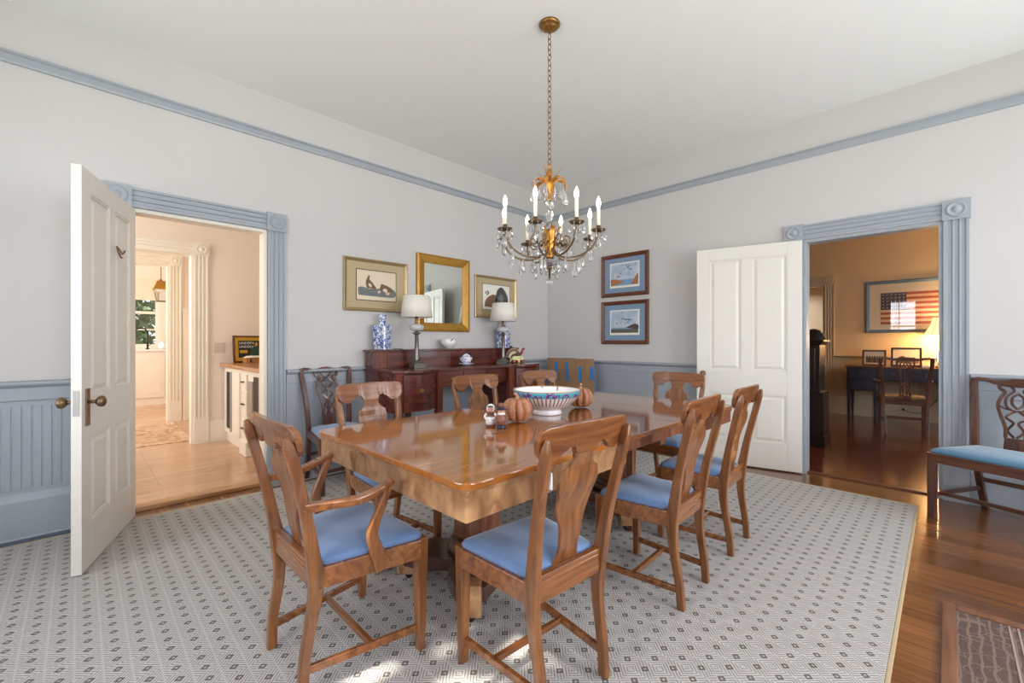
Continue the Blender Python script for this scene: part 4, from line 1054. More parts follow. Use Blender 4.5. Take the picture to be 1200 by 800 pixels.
# ---------------- flattened cardboard with blue tape in the corner
cb = thing('cardboard_box', 'flattened brown cardboard box with blue tape strips propped in the corner', 'box', (-0.16, -0.56, 0))
R_ = Matrix.Rotation(math.radians(-4), 4, 'Y')
def cpl(name, y0, y1, z0, z1, x0, x1, m_, **kw):
    return MB().box(x0, x1, y0, y1, z0, z1, 0, R_).build(name, m_, cb, **kw)
cpl('back_panel', -0.36, 0.34, 0.0, 0.965, 0.010, 0.022, M_card)
cpl('front_panel', -0.37, 0.35, 0.0, 0.84, -0.012, 0.008, M_card)
for i, (y0, y1) in enumerate(((-0.375, -0.235), (-0.230, -0.105), (-0.100, 0.085), (0.09, 0.355))):
    cpl('flap', y0, y1, 0.80 + 0.012 * (i % 2), 0.992 - 0.005 * (i % 2), -0.020 - 0.004 * (i % 2), -0.013, M_card)
for y in (-0.34, -0.17, 0.03, 0.21):
    cpl('tape_strip', y - 0.020, y + 0.020, 0.70 + 0.03 * (y < -0.3), 0.94 - 0.05 * (y < 0), -0.0262, -0.0242, M_tape)
for i, z in enumerate((0.15, 0.45)):
    cpl('tape_strip', -0.3765, -0.3745, 0.5, 0.95, -0.01 + 0.012 * i, -0.004 + 0.012 * i, M_tape)

# ================================================================== THINGS ON THE TABLE
t = thing('punch_bowl', 'large footed porcelain bowl with turquoise band and pink sprigs on the table centre', 'bowl', (-2.645, -2.235, TZ + 0.0005))
pr = [(0.088, 0.0), (0.092, 0.004), (0.086, 0.022), (0.084, 0.030), (0.118, 0.042), (0.152, 0.062), (0.176, 0.088), (0.1765, 0.0885), (0.194, 0.112), (0.1945, 0.1125), (0.206, 0.136), (0.209, 0.143), (0.207, 0.147), (0.203, 0.144), (0.198, 0.130), (0.172, 0.09), (0.12, 0.052), (0.06, 0.040), (0.001, 0.038)]
def bowl_mi(i, j):
    if 6 <= i <= 7 or i == 5: return 1 if (j % 3 == 0 and i >= 5) else 0
    if i in (8, 9): return 2
    if 10 <= i <= 12: return 3
    if i >= 13: return 4
    return 0
MB().lathe(pr, 144, mi=bowl_mi).build('bowl_body', [M_porc, mat('brown_rib_paint', (150, 108, 92), 0.2), M_band, M_band, M_sprig], t)
MB().lathe([(0.2065, 0.1445), (0.2085, 0.148), (0.205, 0.150), (0.203, 0.147)], 72, closed=True).build('gilt_rim', M_gold, t)
def pumpkin(loc, rz, label, first=[None]):
    if first[0] is not None: return dup(first[0], loc, rz, label)
    t = thing('pumpkin', label, 'pumpkin', loc, rz, 'decorative pumpkins on the table'); first[0] = t
    NR = 9; p = MB(); seg = NR * 12; rings = []
    K = 18
    for i in range(K + 1):
        th = PI * i / K; r = 0.074 * (sin(th) ** 0.75 if sin(th) > 0 else 0) + 0.002; z = 0.067 - 0.067 * cos(th)
        z -= 0.012 * math.exp(-(r / 0.03) ** 2) * (1 if th > 1.5 else -0.7)
        rings.append([( (r * (1 + 0.34 * (abs(sin(NR * a / 2)) ** 0.7 - 0.72) * min(1, r / 0.03))) * cos(a), (r * (1 + 0.34 * (abs(sin(NR * a / 2)) ** 0.7 - 0.72) * min(1, r / 0.03))) * sin(a), z) for a in [2 * PI * j / seg for j in range(seg)]])
    def mi(i, j): return 1 if (j % 12) in (5, 6, 4) and 3 < i < 15 else 0
    p.loft(rings, True, mi, True); p.build('pumpkin_body', [M_pump, M_rib], t)
    MB().tube(spline([(0, 0, 0.118), (0.002, 0, 0.135), (-0.004, 0.003, 0.148), (-0.016, 0.006, 0.156)], 4), [0.013 - 0.006 * i / 12 for i in range(13)], 10, (0, 1, 0)).build('stem', M_stem, t)
    return t
pumpkin((-2.972, -2.298, TZ + 0.001), 0.35, 'ribbed tan pumpkin beside the figurines, in front of the bowl')
pumpkin((-2.300, -2.235, TZ + 0.001), 1.2, 'ribbed tan pumpkin just behind the right side of the bowl')
def figurine(loc, rz, woman, label):
    t = thing('figurine', label, 'figurine', loc, rz, 'pilgrim figurines on the table')
    if woman:
        MB().lathe([(0.024, 0), (0.026, 0.006), (0.025, 0.03), (0.022, 0.052), (0.014, 0.070), (0.010, 0.074)], 18).build('dress', M_brownp, t)
        MB().lathe([(0.027, 0.012), (0.0265, 0.03), (0.0235, 0.050), (0.018, 0.052)], 18).build('apron', M_porc, t)
        hd = MB().ball((0, 0, 0.090), 0.0185, 16, 10, 0, 1.1).build('head', M_skin, t)
        # local -y is the face side
        bn = MB()
        bn.loft([[(0.0215 * cos(a) * sc, 0.003 + off, 0.092 + 0.0235 * sin(a) * sc) for a in [2 * PI * j / 20 for j in range(20)]] for sc, off in ((0.86, -0.012), (1.0, -0.009), (1.02, 0.004), (0.8, 0.016), (0.3, 0.021))], True, 0, True)
        bn.build('bonnet', M_porc, t)
        MB().box(-0.013, 0.013, -0.0185, -0.012, 0.100, 0.107).build('hair', M_green, hd)
        MB().lathe([(0.021, 0.064), (0.016, 0.075), (0.008, 0.078)], 18).build('collar', M_redp, t)
        fc = MB(); fc.ball((-0.006, -0.0178, 0.092), 0.0022); fc.ball((0.006, -0.0178, 0.092), 0.0022); fc.build('eyes', M_black, hd)
    else:
        MB().lathe([(0.022, 0), (0.024, 0.004), (0.023, 0.016), (0.020, 0.018)], 18).build('shoes', M_navyp, t)
        MB().lathe([(0.021, 0.018), (0.027, 0.03), (0.028, 0.046), (0.022, 0.066), (0.012, 0.076)], 18).build('coat', M_brownp, t)
        hd = MB().ball((0, 0, 0.088), 0.0175, 16, 10, 0, 1.05).build('head', M_skin, t)
        MB().lathe([(0.022, 0.070), (0.018, 0.078), (0.010, 0.080)], 16).build('collar', M_porc, t)
        MB().lathe([(0.029, 0.094), (0.030, 0.097), (0.018, 0.099), (0.018, 0.107)], 20).build('hat_brim', M_navyp, t)
        MB().lathe([(0.0175, 0.107), (0.015, 0.122), (0.009, 0.128), (0.001, 0.129)], 20).build('hat_crown', M_brownp, t)
        fc = MB(); fc.ball((-0.006, -0.0165, 0.088), 0.002); fc.ball((0.006, -0.0165, 0.088), 0.002); fc.build('eyes', M_black, hd)
    for s in (-1, 1):
        MB().tube(spline([(s * 0.019, 0, 0.066), (s * 0.029, -0.006, 0.054), (s * 0.022, -0.020, 0.042), (s * 0.008, -0.027, 0.040)], 4), 0.0062, 8).build('arm', M_porc if woman else M_brownp, t)
    return t
figurine((-3.155, -2.285, TZ), math.radians(-50), True, 'small pilgrim woman figurine in white bonnet and apron')
figurine((-3.152, -2.362, TZ), math.radians(-30), False, 'small pilgrim man figurine in brown coat and tall hat')

# ================================================================== PICTURES AND MIRROR
def picture(name, label, cat, face, u0, u1, z0, z1, fw_, frame_m, mats, prof=0.022, group=None, beads=True):
    """face 'L': on the left wall (u = x); 'R': on the right wall (u = y, reversed so it reads left to right)"""
    cx_, cz = (u0 + u1) / 2, (z0 + z1) / 2; w_, h_ = abs(u1 - u0), z1 - z0
    if face == 'L': t = thing(name, label, cat, (cx_, -0.001, cz), 0, group)
    elif face == 'R': t = thing(name, label, cat, (-0.001, cx_, cz), -PI / 2, group)
    else: t = thing(name, label, cat, face[0], face[1], group)
    a, b = w_ / 2, h_ / 2
    f = MB(); 
    P = [(0, 0), (0, prof * 0.8), (0.25, prof), (0.7, prof * 0.7), (1, prof * 0.45), (1, 0)]
    rings = []
    for sx, sz in ((-1, -1), (1, -1), (1, 1), (-1, 1)):
        rings.append([(sx * (a - fw_ * q), -o, sz * (b - fw_ * q)) for q, o in P])
    f.loft(rings, True, 0, False, True); f.build('frame', frame_m, t)
    return t, a - fw_, b - fw_
def rect(mb, x0, x1, z0, z1, y, mi=0, d=0.001):
    mb.box(x0, x1, y - d, y, z0, z1, mi)
def blob(mb, pts, y, mi=0, d=0.0006, n=5):
    P = spline([(x, 0, z) for x, z in pts] + [(pts[0][0], 0, pts[0][1])], n)[:-1]
    mb.prism([(p.x, p.z) for p in P], y - d, y, 'xz', mi)
# bird print, left
t, a, b = picture('framed_print', 'framed print of two birds on a mound, left of the mirror', 'picture', 'L', -2.935, -2.262, 1.493, 1.997, 0.032, M_silverfr, None)
MB().box(-a, a, -0.006, -0.002, -b, b).build('mat_board', M_mat_board, t)
p = MB(); rect(p, -0.213, 0.213, -0.150, 0.150, -0.0062, 1); rect(p, -0.206, 0.206, -0.143, 0.143, -0.0073, 0)
blob(p, [(-0.19, -0.10), (-0.19, -0.03), (-0.14, -0.02), (-0.08, -0.035), (0.0, -0.03), (0.06, -0.015), (0.12, -0.02), (0.19, -0.03), (0.19, -0.10), (0.0, -0.105)], -0.0084, 2)
# standing bird
blob(p, [(-0.105, -0.03), (-0.115, 0.03), (-0.098, 0.075), (-0.088, 0.095), (-0.074, 0.09), (-0.078, 0.06), (-0.05, 0.03), (-0.012, -0.015), (-0.004, -0.035), (-0.05, -0.03)], -0.0092, 3)
blob(p, [(-0.09, 0.005), (-0.075, 0.02), (-0.055, -0.005), (-0.07, -0.02)], -0.0099, 0)
for x in (-0.07, -0.05): rect(p, x, x + 0.005, -0.05, -0.022, -0.0092, 4)
# crouching bird and chicks
blob(p, [(0.03, -0.03), (0.045, 0.02), (0.075, 0.018), (0.12, 0.005), (0.165, -0.02), (0.15, -0.05), (0.09, -0.045), (0.05, -0.05)], -0.0092, 3)
blob(p, [(0.06, -0.04), (0.08, -0.02), (0.11, -0.03), (0.10, -0.06)], -0.0099, 0)
blob(p, [(0.09, -0.07), (0.11, -0.055), (0.14, -0.06), (0.12, -0.085)], -0.0099, 5); blob(p, [(0.005, -0.06), (0.02, -0.045), (0.04, -0.05), (0.02, -0.075)], -0.0099, 5)
p.build('print', [M_paper, M_black, M_pic_gr, M_pic_br, M_pic_dk, M_stripe], t)
# animal print, right
t, a, b = picture('framed_print', 'framed print of dark furry animals behind the right-hand lamp', 'picture', 'L', -1.346, -0.645, 1.490, 2.001, 0.032, M_silverfr, None)
MB().box(-a, a, -0.006, -0.002, -b, b).build('mat_board', M_mat_board, t)
p = MB(); rect(p, -0.233, 0.233, -0.160, 0.160, -0.0062, 1); rect(p, -0.227, 0.227, -0.154, 0.154, -0.0073, 0)
blob(p, [(-0.20, -0.12), (-0.18, -0.04), (-0.10, 0.02), (-0.02, 0.03), (0.0, -0.05), (-0.03, -0.12)], -0.0092, 2)
blob(p, [(-0.03, -0.13), (-0.01, 0.03), (0.03, 0.11), (0.10, 0.13), (0.17, 0.06), (0.20, -0.02), (0.17, -0.12)], -0.0092, 3)
blob(p, [(0.03, 0.0), (0.08, 0.05), (0.12, 0.0), (0.08, -0.06)], -0.0099, 4)
for x, z in ((-0.19, 0.05), (-0.16, 0.065), (-0.145, 0.045), (-0.165, 0.03)): blob(p, [(x, z), (x + 0.012, z + 0.015), (x + 0.024, z), (x + 0.012, z - 0.014)], -0.0092, 3)
p.build('print', [M_paperw, M_black, M_pic_br, M_pic_dk, M_pic_gr], t)
# mirror
t, a, b = picture('wall_mirror', 'gilt framed mirror above the sideboard between the two lamps', 'mirror', 'L', -2.150, -1.440, 1.309, 2.140, 0.095, M_gilt, None, 0.034)
MB().box(-a, a, -0.012, -0.006, -b, b).build('mirror_glass', M_mirror, t)
# two duck prints on the right wall
def duck_print(label, z0, z1, seed):
    random.seed(seed)
    t, a, b = picture('framed_print', label, 'picture', 'R', -1.532, -0.896, z0, z1, 0.046, W_frame, None, 0.026, 'duck prints on the right wall')
    MB().box(-a, a, -0.006, -0.002, -b, b).build('mat_board', M_mat_blue, t)
    p = MB(); rect(p, -0.200, 0.200, -0.152, 0.152, -0.0062, 0); rect(p, -0.183, 0.183, -0.125, 0.137, -0.0073, 1)
    if seed == 1:
        rect(p, -0.183, 0.183, -0.125, -0.055, -0.0084, 2)
        blob(p, [(-0.183, -0.125), (-0.183, -0.05), (-0.12, -0.045), (-0.04, -0.07), (-0.02, -0.09), (-0.10, -0.11)], -0.0092, 3)
        blob(p, [(0.183, -0.12), (0.183, 0.0), (0.15, -0.03), (0.11, -0.09), (0.10, -0.12)], -0.0092, 3)
        birds = [(0.03, 0.11, 1.3), (0.05, 0.085, 1.6), (0.085, 0.06, 1.7), (0.01, 0.07, 0.9), (-0.05, 0.02, 1.1), (-0.085, -0.015, 1.3), (-0.06, -0.02, 0.8), (0.07, 0.105, 1.1)]
    else:
        rect(p, -0.183, 0.183, -0.125, -0.065, -0.0084, 4); rect(p, -0.183, 0.12, -0.080, -0.062, -0.0090, 2)
        blob(p, [(0.02, -0.065), (0.06, -0.045), (0.10, -0.03), (0.14, -0.02), (0.183, -0.035), (0.183, -0.08), (0.10, -0.075)], -0.0096, 5)
        birds = [(-0.02, 0.045, 1.4), (0.02, 0.035, 1.8), (0.06, 0.03, 1.6), (0.09, 0.03, 1.2), (-0.10, -0.01, 1.3), (-0.05, 0.0, 0.9), (0.01, -0.02, 0.9), (-0.09, 0.08, 0.7), (0.05, 0.0, 1.0)]
    for x, z, s in birds:
        s *= 0.014
        p.prism([(x - s, z + s * 0.7), (x - 0.2 * s, z + 0.1 * s), (x, z + 0.15 * s), (x + s, z + 0.8 * s), (x + 0.3 * s, z - 0.2 * s), (x + 0.9 * s, z - 0.35 * s), (x, z - 0.4 * s), (x - 0.6 * s, z - 0.15 * s)], -0.0108, -0.0100, 'xz', 5)
    p.build('print', [M_paperw, M_pic_sky, M_pic_wat, M_pic_reed, M_pic_marsh, M_pic_dk], t)
duck_print('blue-matted duck print, upper of the two frames on the right wall', 1.748, 2.262, 1)
duck_print('blue-matted duck print, lower of the two frames on the right wall', 1.169, 1.692, 2)
# ================================================================== CHANDELIER
CX, CY = -2.534, -2.161
ch = thing('chandelier', 'brass and crystal candle chandelier hanging on a chain above the table', 'chandelier', (CX, CY, HC))
def zz(h): return h - HC
MB().lathe([(0.066, -0.0), (0.068, -0.008), (0.060, -0.018), (0.050, -0.022), (0.046, -0.030), (0.030, -0.040), (0.012, -0.046), (0.006, -0.056)], 28, mod=lambda a, i, j: 1 + 0.03 * cos(10 * a) * (1 if 1 < i < 5 else 0)).build('canopy', M_brass, ch)
cn = MB(); n = 25; z0, z1 = 3.17, 2.335
for i in range(n):
    zc = z0 + (z1 - z0) * (i + 0.5) / n; L = 0.040 / 2; w_ = 0.012; fl_ = i % 2
    pts = []
    for k in range(14):
        a = 2 * PI * k / 14; x = w_ * cos(a); z = (L) * sin(a)
        pts.append((x if fl_ else 0, 0 if fl_ else x, zz(zc) + z))
    cn.tube(pts, 0.0026, 6, (0, 1, 0) if fl_ else (1, 0, 0), 0, True)
cn.build('chain', M_brass, ch)
MB().tube([(0.014 * cos(2 * PI * k / 16), 0, zz(2.322) + 0.016 * sin(2 * PI * k / 16)) for k in range(16)], 0.004, 8, (0, 1, 0), 0, True).build('hanging_ring', M_gold, ch)
MB().lathe([(0.010, zz(2.305)), (0.017, zz(2.300)), (0.017, zz(2.235)), (0.022, zz(2.225)), (0.014, zz(2.205)), (0.020, zz(2.185)), (0.010, zz(2.16)), (0.012, zz(2.115)), (0.018, zz(2.10))], 12).build('gilt_stem', M_gold, ch)
for k in range(6):
    a = PI / 6 + k * PI / 3; d = (cos(a), sin(a))
    P = spline([(0.012 * d[0], 0.012 * d[1], zz(2.165)), (0.030 * d[0], 0.030 * d[1], zz(2.215)), (0.072 * d[0], 0.072 * d[1], zz(2.238)), (0.108 * d[0], 0.108 * d[1], zz(2.218)), (0.114 * d[0], 0.114 * d[1], zz(2.180))], 4)
    m_ = len(P); MB().ribbon(P, [0.012 + 0.026 * sin(PI * (i + 1) / (m_ + 0.5)) for i in range(m_)], 0.003).build('gilt_leaf', M_gold, ch, 0.001)
for k in range(4):
    a = 0.3 + k * PI / 2; d = (cos(a), sin(a))
    P = spline([(0.012 * d[0], 0.012 * d[1], zz(2.185)), (0.030 * d[0], 0.030 * d[1], zz(2.235)), (0.085 * d[0], 0.085 * d[1], zz(2.298))], 4)
    MB().ribbon(P, [0.014 * (1 - i / len(P)) + 0.002 for i in range(len(P))], 0.003).build('gilt_leaf', M_gold, ch, 0.001)
MB().lathe([(0.016, zz(2.105)), (0.026, zz(2.09)), (0.014, zz(2.06)), (0.012, zz(2.045)), (0.022, zz(2.035)), (0.030, zz(2.01)), (0.024, zz(1.98)), (0.014, zz(1.965)), (0.024, zz(1.95)), (0.034, zz(1.93)), (0.030, zz(1.915))], 12, sm=False).build('glass_baluster', M_glass, ch)
MB().lathe([(0.030, zz(1.915)), (0.044, zz(1.90)), (0.042, zz(1.86)), (0.030, zz(1.80)), (0.024, zz(1.76)), (0.030, zz(1.745)), (0.022, zz(1.73)), (0.012, zz(1.725))], 16).build('urn', M_brass, ch)
for k in range(6):
    a = k * PI / 3; d = (cos(a), sin(a))
    P = spline([(0.022 * d[0], 0.022 * d[1], zz(1.755)), (0.042 * d[0], 0.042 * d[1], zz(1.83)), (0.050 * d[0], 0.050 * d[1], zz(1.90)), (0.070 * d[0], 0.070 * d[1], zz(1.93)), (0.082 * d[0], 0.082 * d[1], zz(1.915))], 4)
    m_ = len(P); MB().ribbon(P, [0.012 + 0.018 * sin(PI * (i + 1) / (m_ + 0.5)) for i in range(m_)], 0.003).build('gilt_leaf', M_gold, ch, 0.001)
MB().lathe([(0.010, zz(1.725)), (0.045, zz(1.722)), (0.060, zz(1.712)), (0.056, zz(1.700)), (0.034, zz(1.686)), (0.010, zz(1.680))], 12, sm=False).build('glass_dish', M_crystal, ch)
MB().lathe([(0.012, zz(1.68)), (0.030, zz(1.676)), (0.026, zz(1.668)), (0.008, zz(1.660)), (0.005, zz(1.60))], 12).build('lower_stem', M_bronze, ch)
MB().ball((0, 0, zz(1.580)), 0.024, 10, 8).build('crystal_ball', M_crystal, ch)
_drops = {}
def drop_mesh(L, r):
    key = (L, r)
    if key not in _drops:
        mb = MB()
        mb.lathe([(0.0005, 0), (0.0045, -0.004), (0.0045, -0.008), (0.0008, -0.012)], 6, sm=False)
        mb.lathe([(0.0008, -0.012), (r * 0.45, -0.012 - L * 0.22), (r, -0.012 - L * 0.62), (r * 0.75, -0.012 - L * 0.82), (0.0006, -0.012 - L)], 6, sm=False, sy=0.6)
        o = mb.build('crystal_drop', M_crystal, None); _drops[key] = o.data; bpy.data.objects.remove(o)
    return _drops[key]
def drop(p, L, r, parent, rz=0.0):
    o = bpy.data.objects.new('crystal_drop', drop_mesh(L, r)); COL.objects.link(o); o.location = p; o.rotation_euler = (0, 0, rz); o.parent = parent
for k in range(6):
    a = PI / 6 + k * PI / 3
    drop((0.110 * cos(a), 0.110 * sin(a), zz(2.178)), 0.095, 0.021, ch, a)
for k in range(6):
    a = k * PI / 3 + 0.2
    drop((0.066 * cos(a), 0.066 * sin(a), zz(2.200)), 0.085, 0.016, ch, a)
    drop((0.080 * cos(a), 0.080 * sin(a), zz(1.912)), 0.055, 0.012, ch, a)
for k in range(8):
    a = k * PI / 4 + 0.3; drop((0.057 * cos(a), 0.057 * sin(a), zz(1.708)), 0.065, 0.014, ch, a)
for k in range(8):
    A0 = math.radians(205 + 45 * k)
    d = (cos(A0), sin(A0)); q = (-sin(A0), cos(A0))
    def pt(r, z, s=0.0): return (r * d[0] + s * q[0], r * d[1] + s * q[1], zz(z))
    arm = MB().tube(spline([pt(0.028, 1.80), pt(0.055, 1.755), pt(0.11, 1.732), (pt(0.19, 1.738)), pt(0.262, 1.775), pt(0.302, 1.83), pt(0.312, 1.878)], 5), 0.0062, 8)
    arm = arm.build('arm', M_bronze, ch)
    MB().tube(spline([pt(0.036, 1.84), pt(0.085, 1.80), pt(0.125, 1.81), pt(0.132, 1.855), pt(0.102, 1.868), pt(0.090, 1.842), pt(0.105, 1.83)], 5), 0.0045, 6).build('scroll', M_bronze, arm)
    c0 = pt(0.312, 1.878)
    MB().lathe([(0.010, -0.004), (0.030, 0.0), (0.046, 0.008), (0.048, 0.012), (0.026, 0.006), (0.014, 0.008), (0.014, 0.036), (0.011, 0.036), (0.011, 0.02)], 16, c0).build('candle_cup', M_bronze, arm)
    MB().lathe([(0.0105, 0.030), (0.0108, 0.145), (0.007, 0.147), (0.006, 0.15)], 14, c0).build('candle_sleeve', M_candle, arm)
    MB().lathe([(0.006, 0.147), (0.011, 0.158), (0.0135, 0.170), (0.011, 0.188), (0.005, 0.206), (0.0006, 0.216)], 12, c0).build('bulb', M_bulb, arm)
    for j in range(8):
        a = 2 * PI * j / 8 + 0.3
        drop((c0[0] + 0.044 * cos(a), c0[1] + 0.044 * sin(a), c0[2] + 0.006), 0.042 + 0.014 * (j % 2), 0.0125, arm, a)
    drop((c0[0], c0[1], c0[2] - 0.004), 0.095, 0.019, arm, A0)
    p_ = pt(0.19, 1.732); drop(p_, 0.10, 0.020, arm, A0)
    p_ = pt(0.11, 1.726); drop(p_, 0.075, 0.017, arm, A0)
    p_ = pt(0.128, 1.80); drop(p_, 0.065, 0.015, arm, A0)
    p_ = pt(0.262, 1.77); drop(p_, 0.065, 0.015, arm, A0)

# ================================================================== HALL AND KITCHEN
cab = thing('hall_cabinet', 'white built-in hall cabinet with dark cooler doors, drawers and wooden worktop', 'cabinet', (-3.1, 1.4, FZ))
hx, hy = 3.1, -1.4
def cbx(x0, x1, y0, y1, z0, z1): return MB().box(x0 + hx, x1 + hx, y0 + hy, y1 + hy, z0 - FZ, z1 - FZ)
cbx(-3.44, -2.62, 0.40, 2.13, 0.14, 0.905).build('cabinet_case', M_cream, cab, 0.003)
cbx(-3.41, -2.62, 0.42, 2.13, FZ, 0.14).build('toe_board', M_cream, cab)
cbx(-3.485, -2.62, 0.36, 2.132, 0.906, 0.945).build('worktop', W_oak, cab, 0.004)
cbx(-3.470, -3.41, 1.08, 1.32, FZ, 0.17).build('plinth_block', M_cream, cab, 0.01)
for ya, yb in ((1.69, 1.98), (0.60, 0.88)):
    d_ = cbx(-3.448, -3.4405, ya, yb, 0.20, 0.85).build('cooler_door', M_void, cab, 0.002)
    cbx(-3.475, -3.4485, ya - 0.015, ya + 0.012, 0.19, 0.86).build('handle', M_steel, d_, 0.004)
cbx(-3.462, -3.4405, 1.37, 1.665, 0.17, 0.86).build('cupboard_door', M_cream, cab, 0.006)
cbx(-3.455, -3.4405, 0.90, 1.07, 0.12, 0.80).build('cupboard_door', M_steel, cab, 0.003)
for za, zb in ((0.70, 0.86), (0.42, 0.68), (0.20, 0.40)):
    d_ = cbx(-3.458, -3.4405, 1.10, 1.30, za, zb).build('drawer', M_cream, cab, 0.003)
    zc = (za + zb) / 2 + 0.0
    MB().box(-3.482 + hx, -3.458 + hx, 1.16 + hy, 1.24 + hy, zc - 0.006 - FZ, zc + 0.006 - FZ).build('drawer_pull', M_black, d_, 0.003)
# advert in a yellow mat
t = thing('framed_poster', 'small framed poster with yellow mat and white lettering leaning on the hall cabinet', 'poster', (-3.195, 2.045, 0.9455), math.radians(6))
t.rotation_euler[0] = math.radians(-5)
f = MB(); f.box(-0.175, -0.155, -0.012, 0.012, 0, 0.325); f.box(0.155, 0.175, -0.012, 0.012, 0, 0.325); f.box(-0.155, 0.155, -0.012, 0.012, 0, 0.02); f.box(-0.155, 0.155, -0.012, 0.012, 0.305, 0.325)
f.build('frame', W_mahog, t, 0.002)
MB().box(-0.155, 0.155, -0.004, 0.004, 0.02, 0.305).build('mat_board', M_yellow, t)
p = MB(); rect(p, -0.118, 0.118, 0.06, 0.265, -0.0045, 0); blob(p, [(0.0, 0.07), (0.02, 0.17), (0.07, 0.20), (0.11, 0.16), (0.11, 0.08)], -0.0058, 1); blob(p, [(0.06, 0.20), (0.075, 0.245), (0.095, 0.235), (0.09, 0.20)], -0.0068, 2); rect(p, -0.105, -0.02, 0.115, 0.15, -0.0058, 2)
pr_ = p.build('print', [M_black, M_green, M_yellow], t)
def lettering(txt, loc, size, parent, m_, rot=(PI / 2, 0, 0)):
    c_ = bpy.data.curves.new('lettering', 'FONT'); c_.body = txt; c_.size = size; c_.align_x = 'LEFT'; c_.extrude = 0.0005
    o = bpy.data.objects.new('lettering', c_); me = bpy.data.meshes.new_from_object(o); bpy.data.objects.remove(o); me.materials.clear(); me.materials.append(m_); o = bpy.data.objects.new('lettering', me); COL.objects.link(o); o.location = loc; o.rotation_euler = rot; o.parent = parent
    return o
lettering('UNDERN', (-0.110, -0.0075, 0.222), 0.040, pr_, M_white_ink)
lettering('UNDERV', (-0.110, -0.0075, 0.178), 0.040, pr_, M_white_ink)
t = thing('tissue_box', 'small brown box with white tissue in front of the framed poster', 'box', (-3.19, 1.93, 0.9455), 0.1)
MB().box(-0.09, 0.09, -0.05, 0.05, 0, 0.062).build('box_body', W_oak, t, 0.004)
MB().box(-0.045, -0.03, -0.052, -0.0495, 0.008, 0.05).build('label_mark', M_black, t)
tp = MB(); tp.loft([[((0.105 - 0.01 * k) * cos(a) , (0.06 - 0.006 * k) * sin(a), 0.0625 + 0.006 * k + 0.004 * sin(3 * a + k)) for a in [2 * PI * j / 20 for j in range(20)]] for k in range(4)], True, 0, True)
tp.build('tissue', M_paperw, t)
t = thing('light_switch', 'ivory double light switch on the hall wall beside the casing', 'switch', (-3.482, H1, 1.125))
MB().box(-0.055, 0.055, -0.006, -0.0005, -0.06, 0.06).build('switch_plate', M_plastic, t, 0.002)
for s in (-1, 1): MB().box(s * 0.025 - 0.006, s * 0.025 + 0.006, -0.014, -0.006, -0.012, 0.012).build('toggle', M_plastic, t, 0.001)
tag(MB().box(-4.85, -3.70, 2.40, 4.0, FZ, FZ + 0.008).build('hall_rug', blotch('faded_orange_rug', (176, 130, 96), (206, 184, 158), 9, 0.5, 0.95, 'noise', 1.5, 0.12)), 'faded orange and beige rug in the passage beyond the left doorway', 'rug')
# kitchen counter
kc = thing('kitchen_cabinet', 'cream kitchen base cabinet with pale stone top under the far window', 'cabinet', (-4.2, 6.7, FZ))
MB().box(-1.4, 1.55, -0.27, 0.29, 0, 1.0).build('cabinet_case', M_cream, kc, 0.003)
MB().box(-1.42, 1.55, -0.30, 0.295, 1.0, 1.035).build('worktop', M_porc, kc, 0.004)
for x0 in (-1.3, -0.62, 0.06, 0.74):
    dd = MB(); dd.box(x0, x0 + 0.62, -0.285, -0.2705, 0.14, 0.95)
    db = dd.build('cupboard_door', M_cream, kc, 0.003)
    e_ = MB(); e_.box(x0 + 0.07, x0 + 0.08, -0.290, -0.285, 0.22, 0.87); e_.box(x0 + 0.54, x0 + 0.55, -0.290, -0.285, 0.22, 0.87); e_.box(x0 + 0.08, x0 + 0.54, -0.290, -0.285, 0.22, 0.23); e_.box(x0 + 0.08, x0 + 0.54, -0.290, -0.285, 0.86, 0.87)
    e_.build('panel_moulding', M_cream, db)
t = MB(); t.lathe([(0.03, 0), (0.03, 0.012), (0.016, 0.02), (0.014, 0.10)], 12); t.tube(spline([(0, 0, 0.09), (0, 0, 0.28), (-0.03, 0, 0.37), (-0.10, 0, 0.40), (-0.17, 0, 0.35), (-0.18, 0, 0.24)], 6), 0.012, 8, (0, 1, 0)); t.tube([(0.01, 0, 0.06), (0.06, -0.01, 0.10)], 0.006, 6)
tag(t.build('kitchen_faucet', M_black, loc=(-3.745, 6.72, FZ + 1.0355)), 'black gooseneck kitchen faucet in front of the far window', 'faucet')
v = MB().lathe([(0.05, 0), (0.075, 0.03), (0.08, 0.07), (0.05, 0.11), (0.045, 0.13), (0.055, 0.14), (0.01, 0.15)], 20)
tag(v.build('white_jar', M_porc, loc=(-3.52, 6.66, FZ + 1.0355)), 'round white jar on the kitchen counter right of the faucet', 'jar')
# lantern
t = thing('hanging_lantern', 'brass framed glass lantern hanging in the kitchen', 'lantern', (-3.675, 5.5, 2.95))
g = MB()
def fr(h, z): return [(sx * h, sy * h, z) for sx, sy in ((-1, -1), (1, -1), (1, 1), (-1, 1))]
T0, T1, T2 = fr(0.055, -0.72), fr(0.095, -0.86), fr(0.06, -1.06)
g.loft([T0, fr(0.105, -0.855), fr(0.105, -0.865)]); g.build('lantern_roof', M_gilt, t)
g = MB()
for a, b_ in zip(T1, T2): g.ribbon([a, b_], 0.008, 0.008)
g.box(-0.065, 0.065, -0.065, 0.065, -1.075, -1.058); g.build('lantern_frame', M_bronze, t)
g = MB(); g.loft([fr(0.090, -0.868), fr(0.056, -1.055)]); g.build('glass', M_glass, t)
g = MB(); g.tube([(0, 0, -0.0005), (0, 0, -0.70)], 0.006, 6, (0, 1, 0)); g.lathe([(0.02, -0.72), (0.02, -0.70), (0.01, -0.69)], 8); g.build('hanging_rod', M_bronze, t)

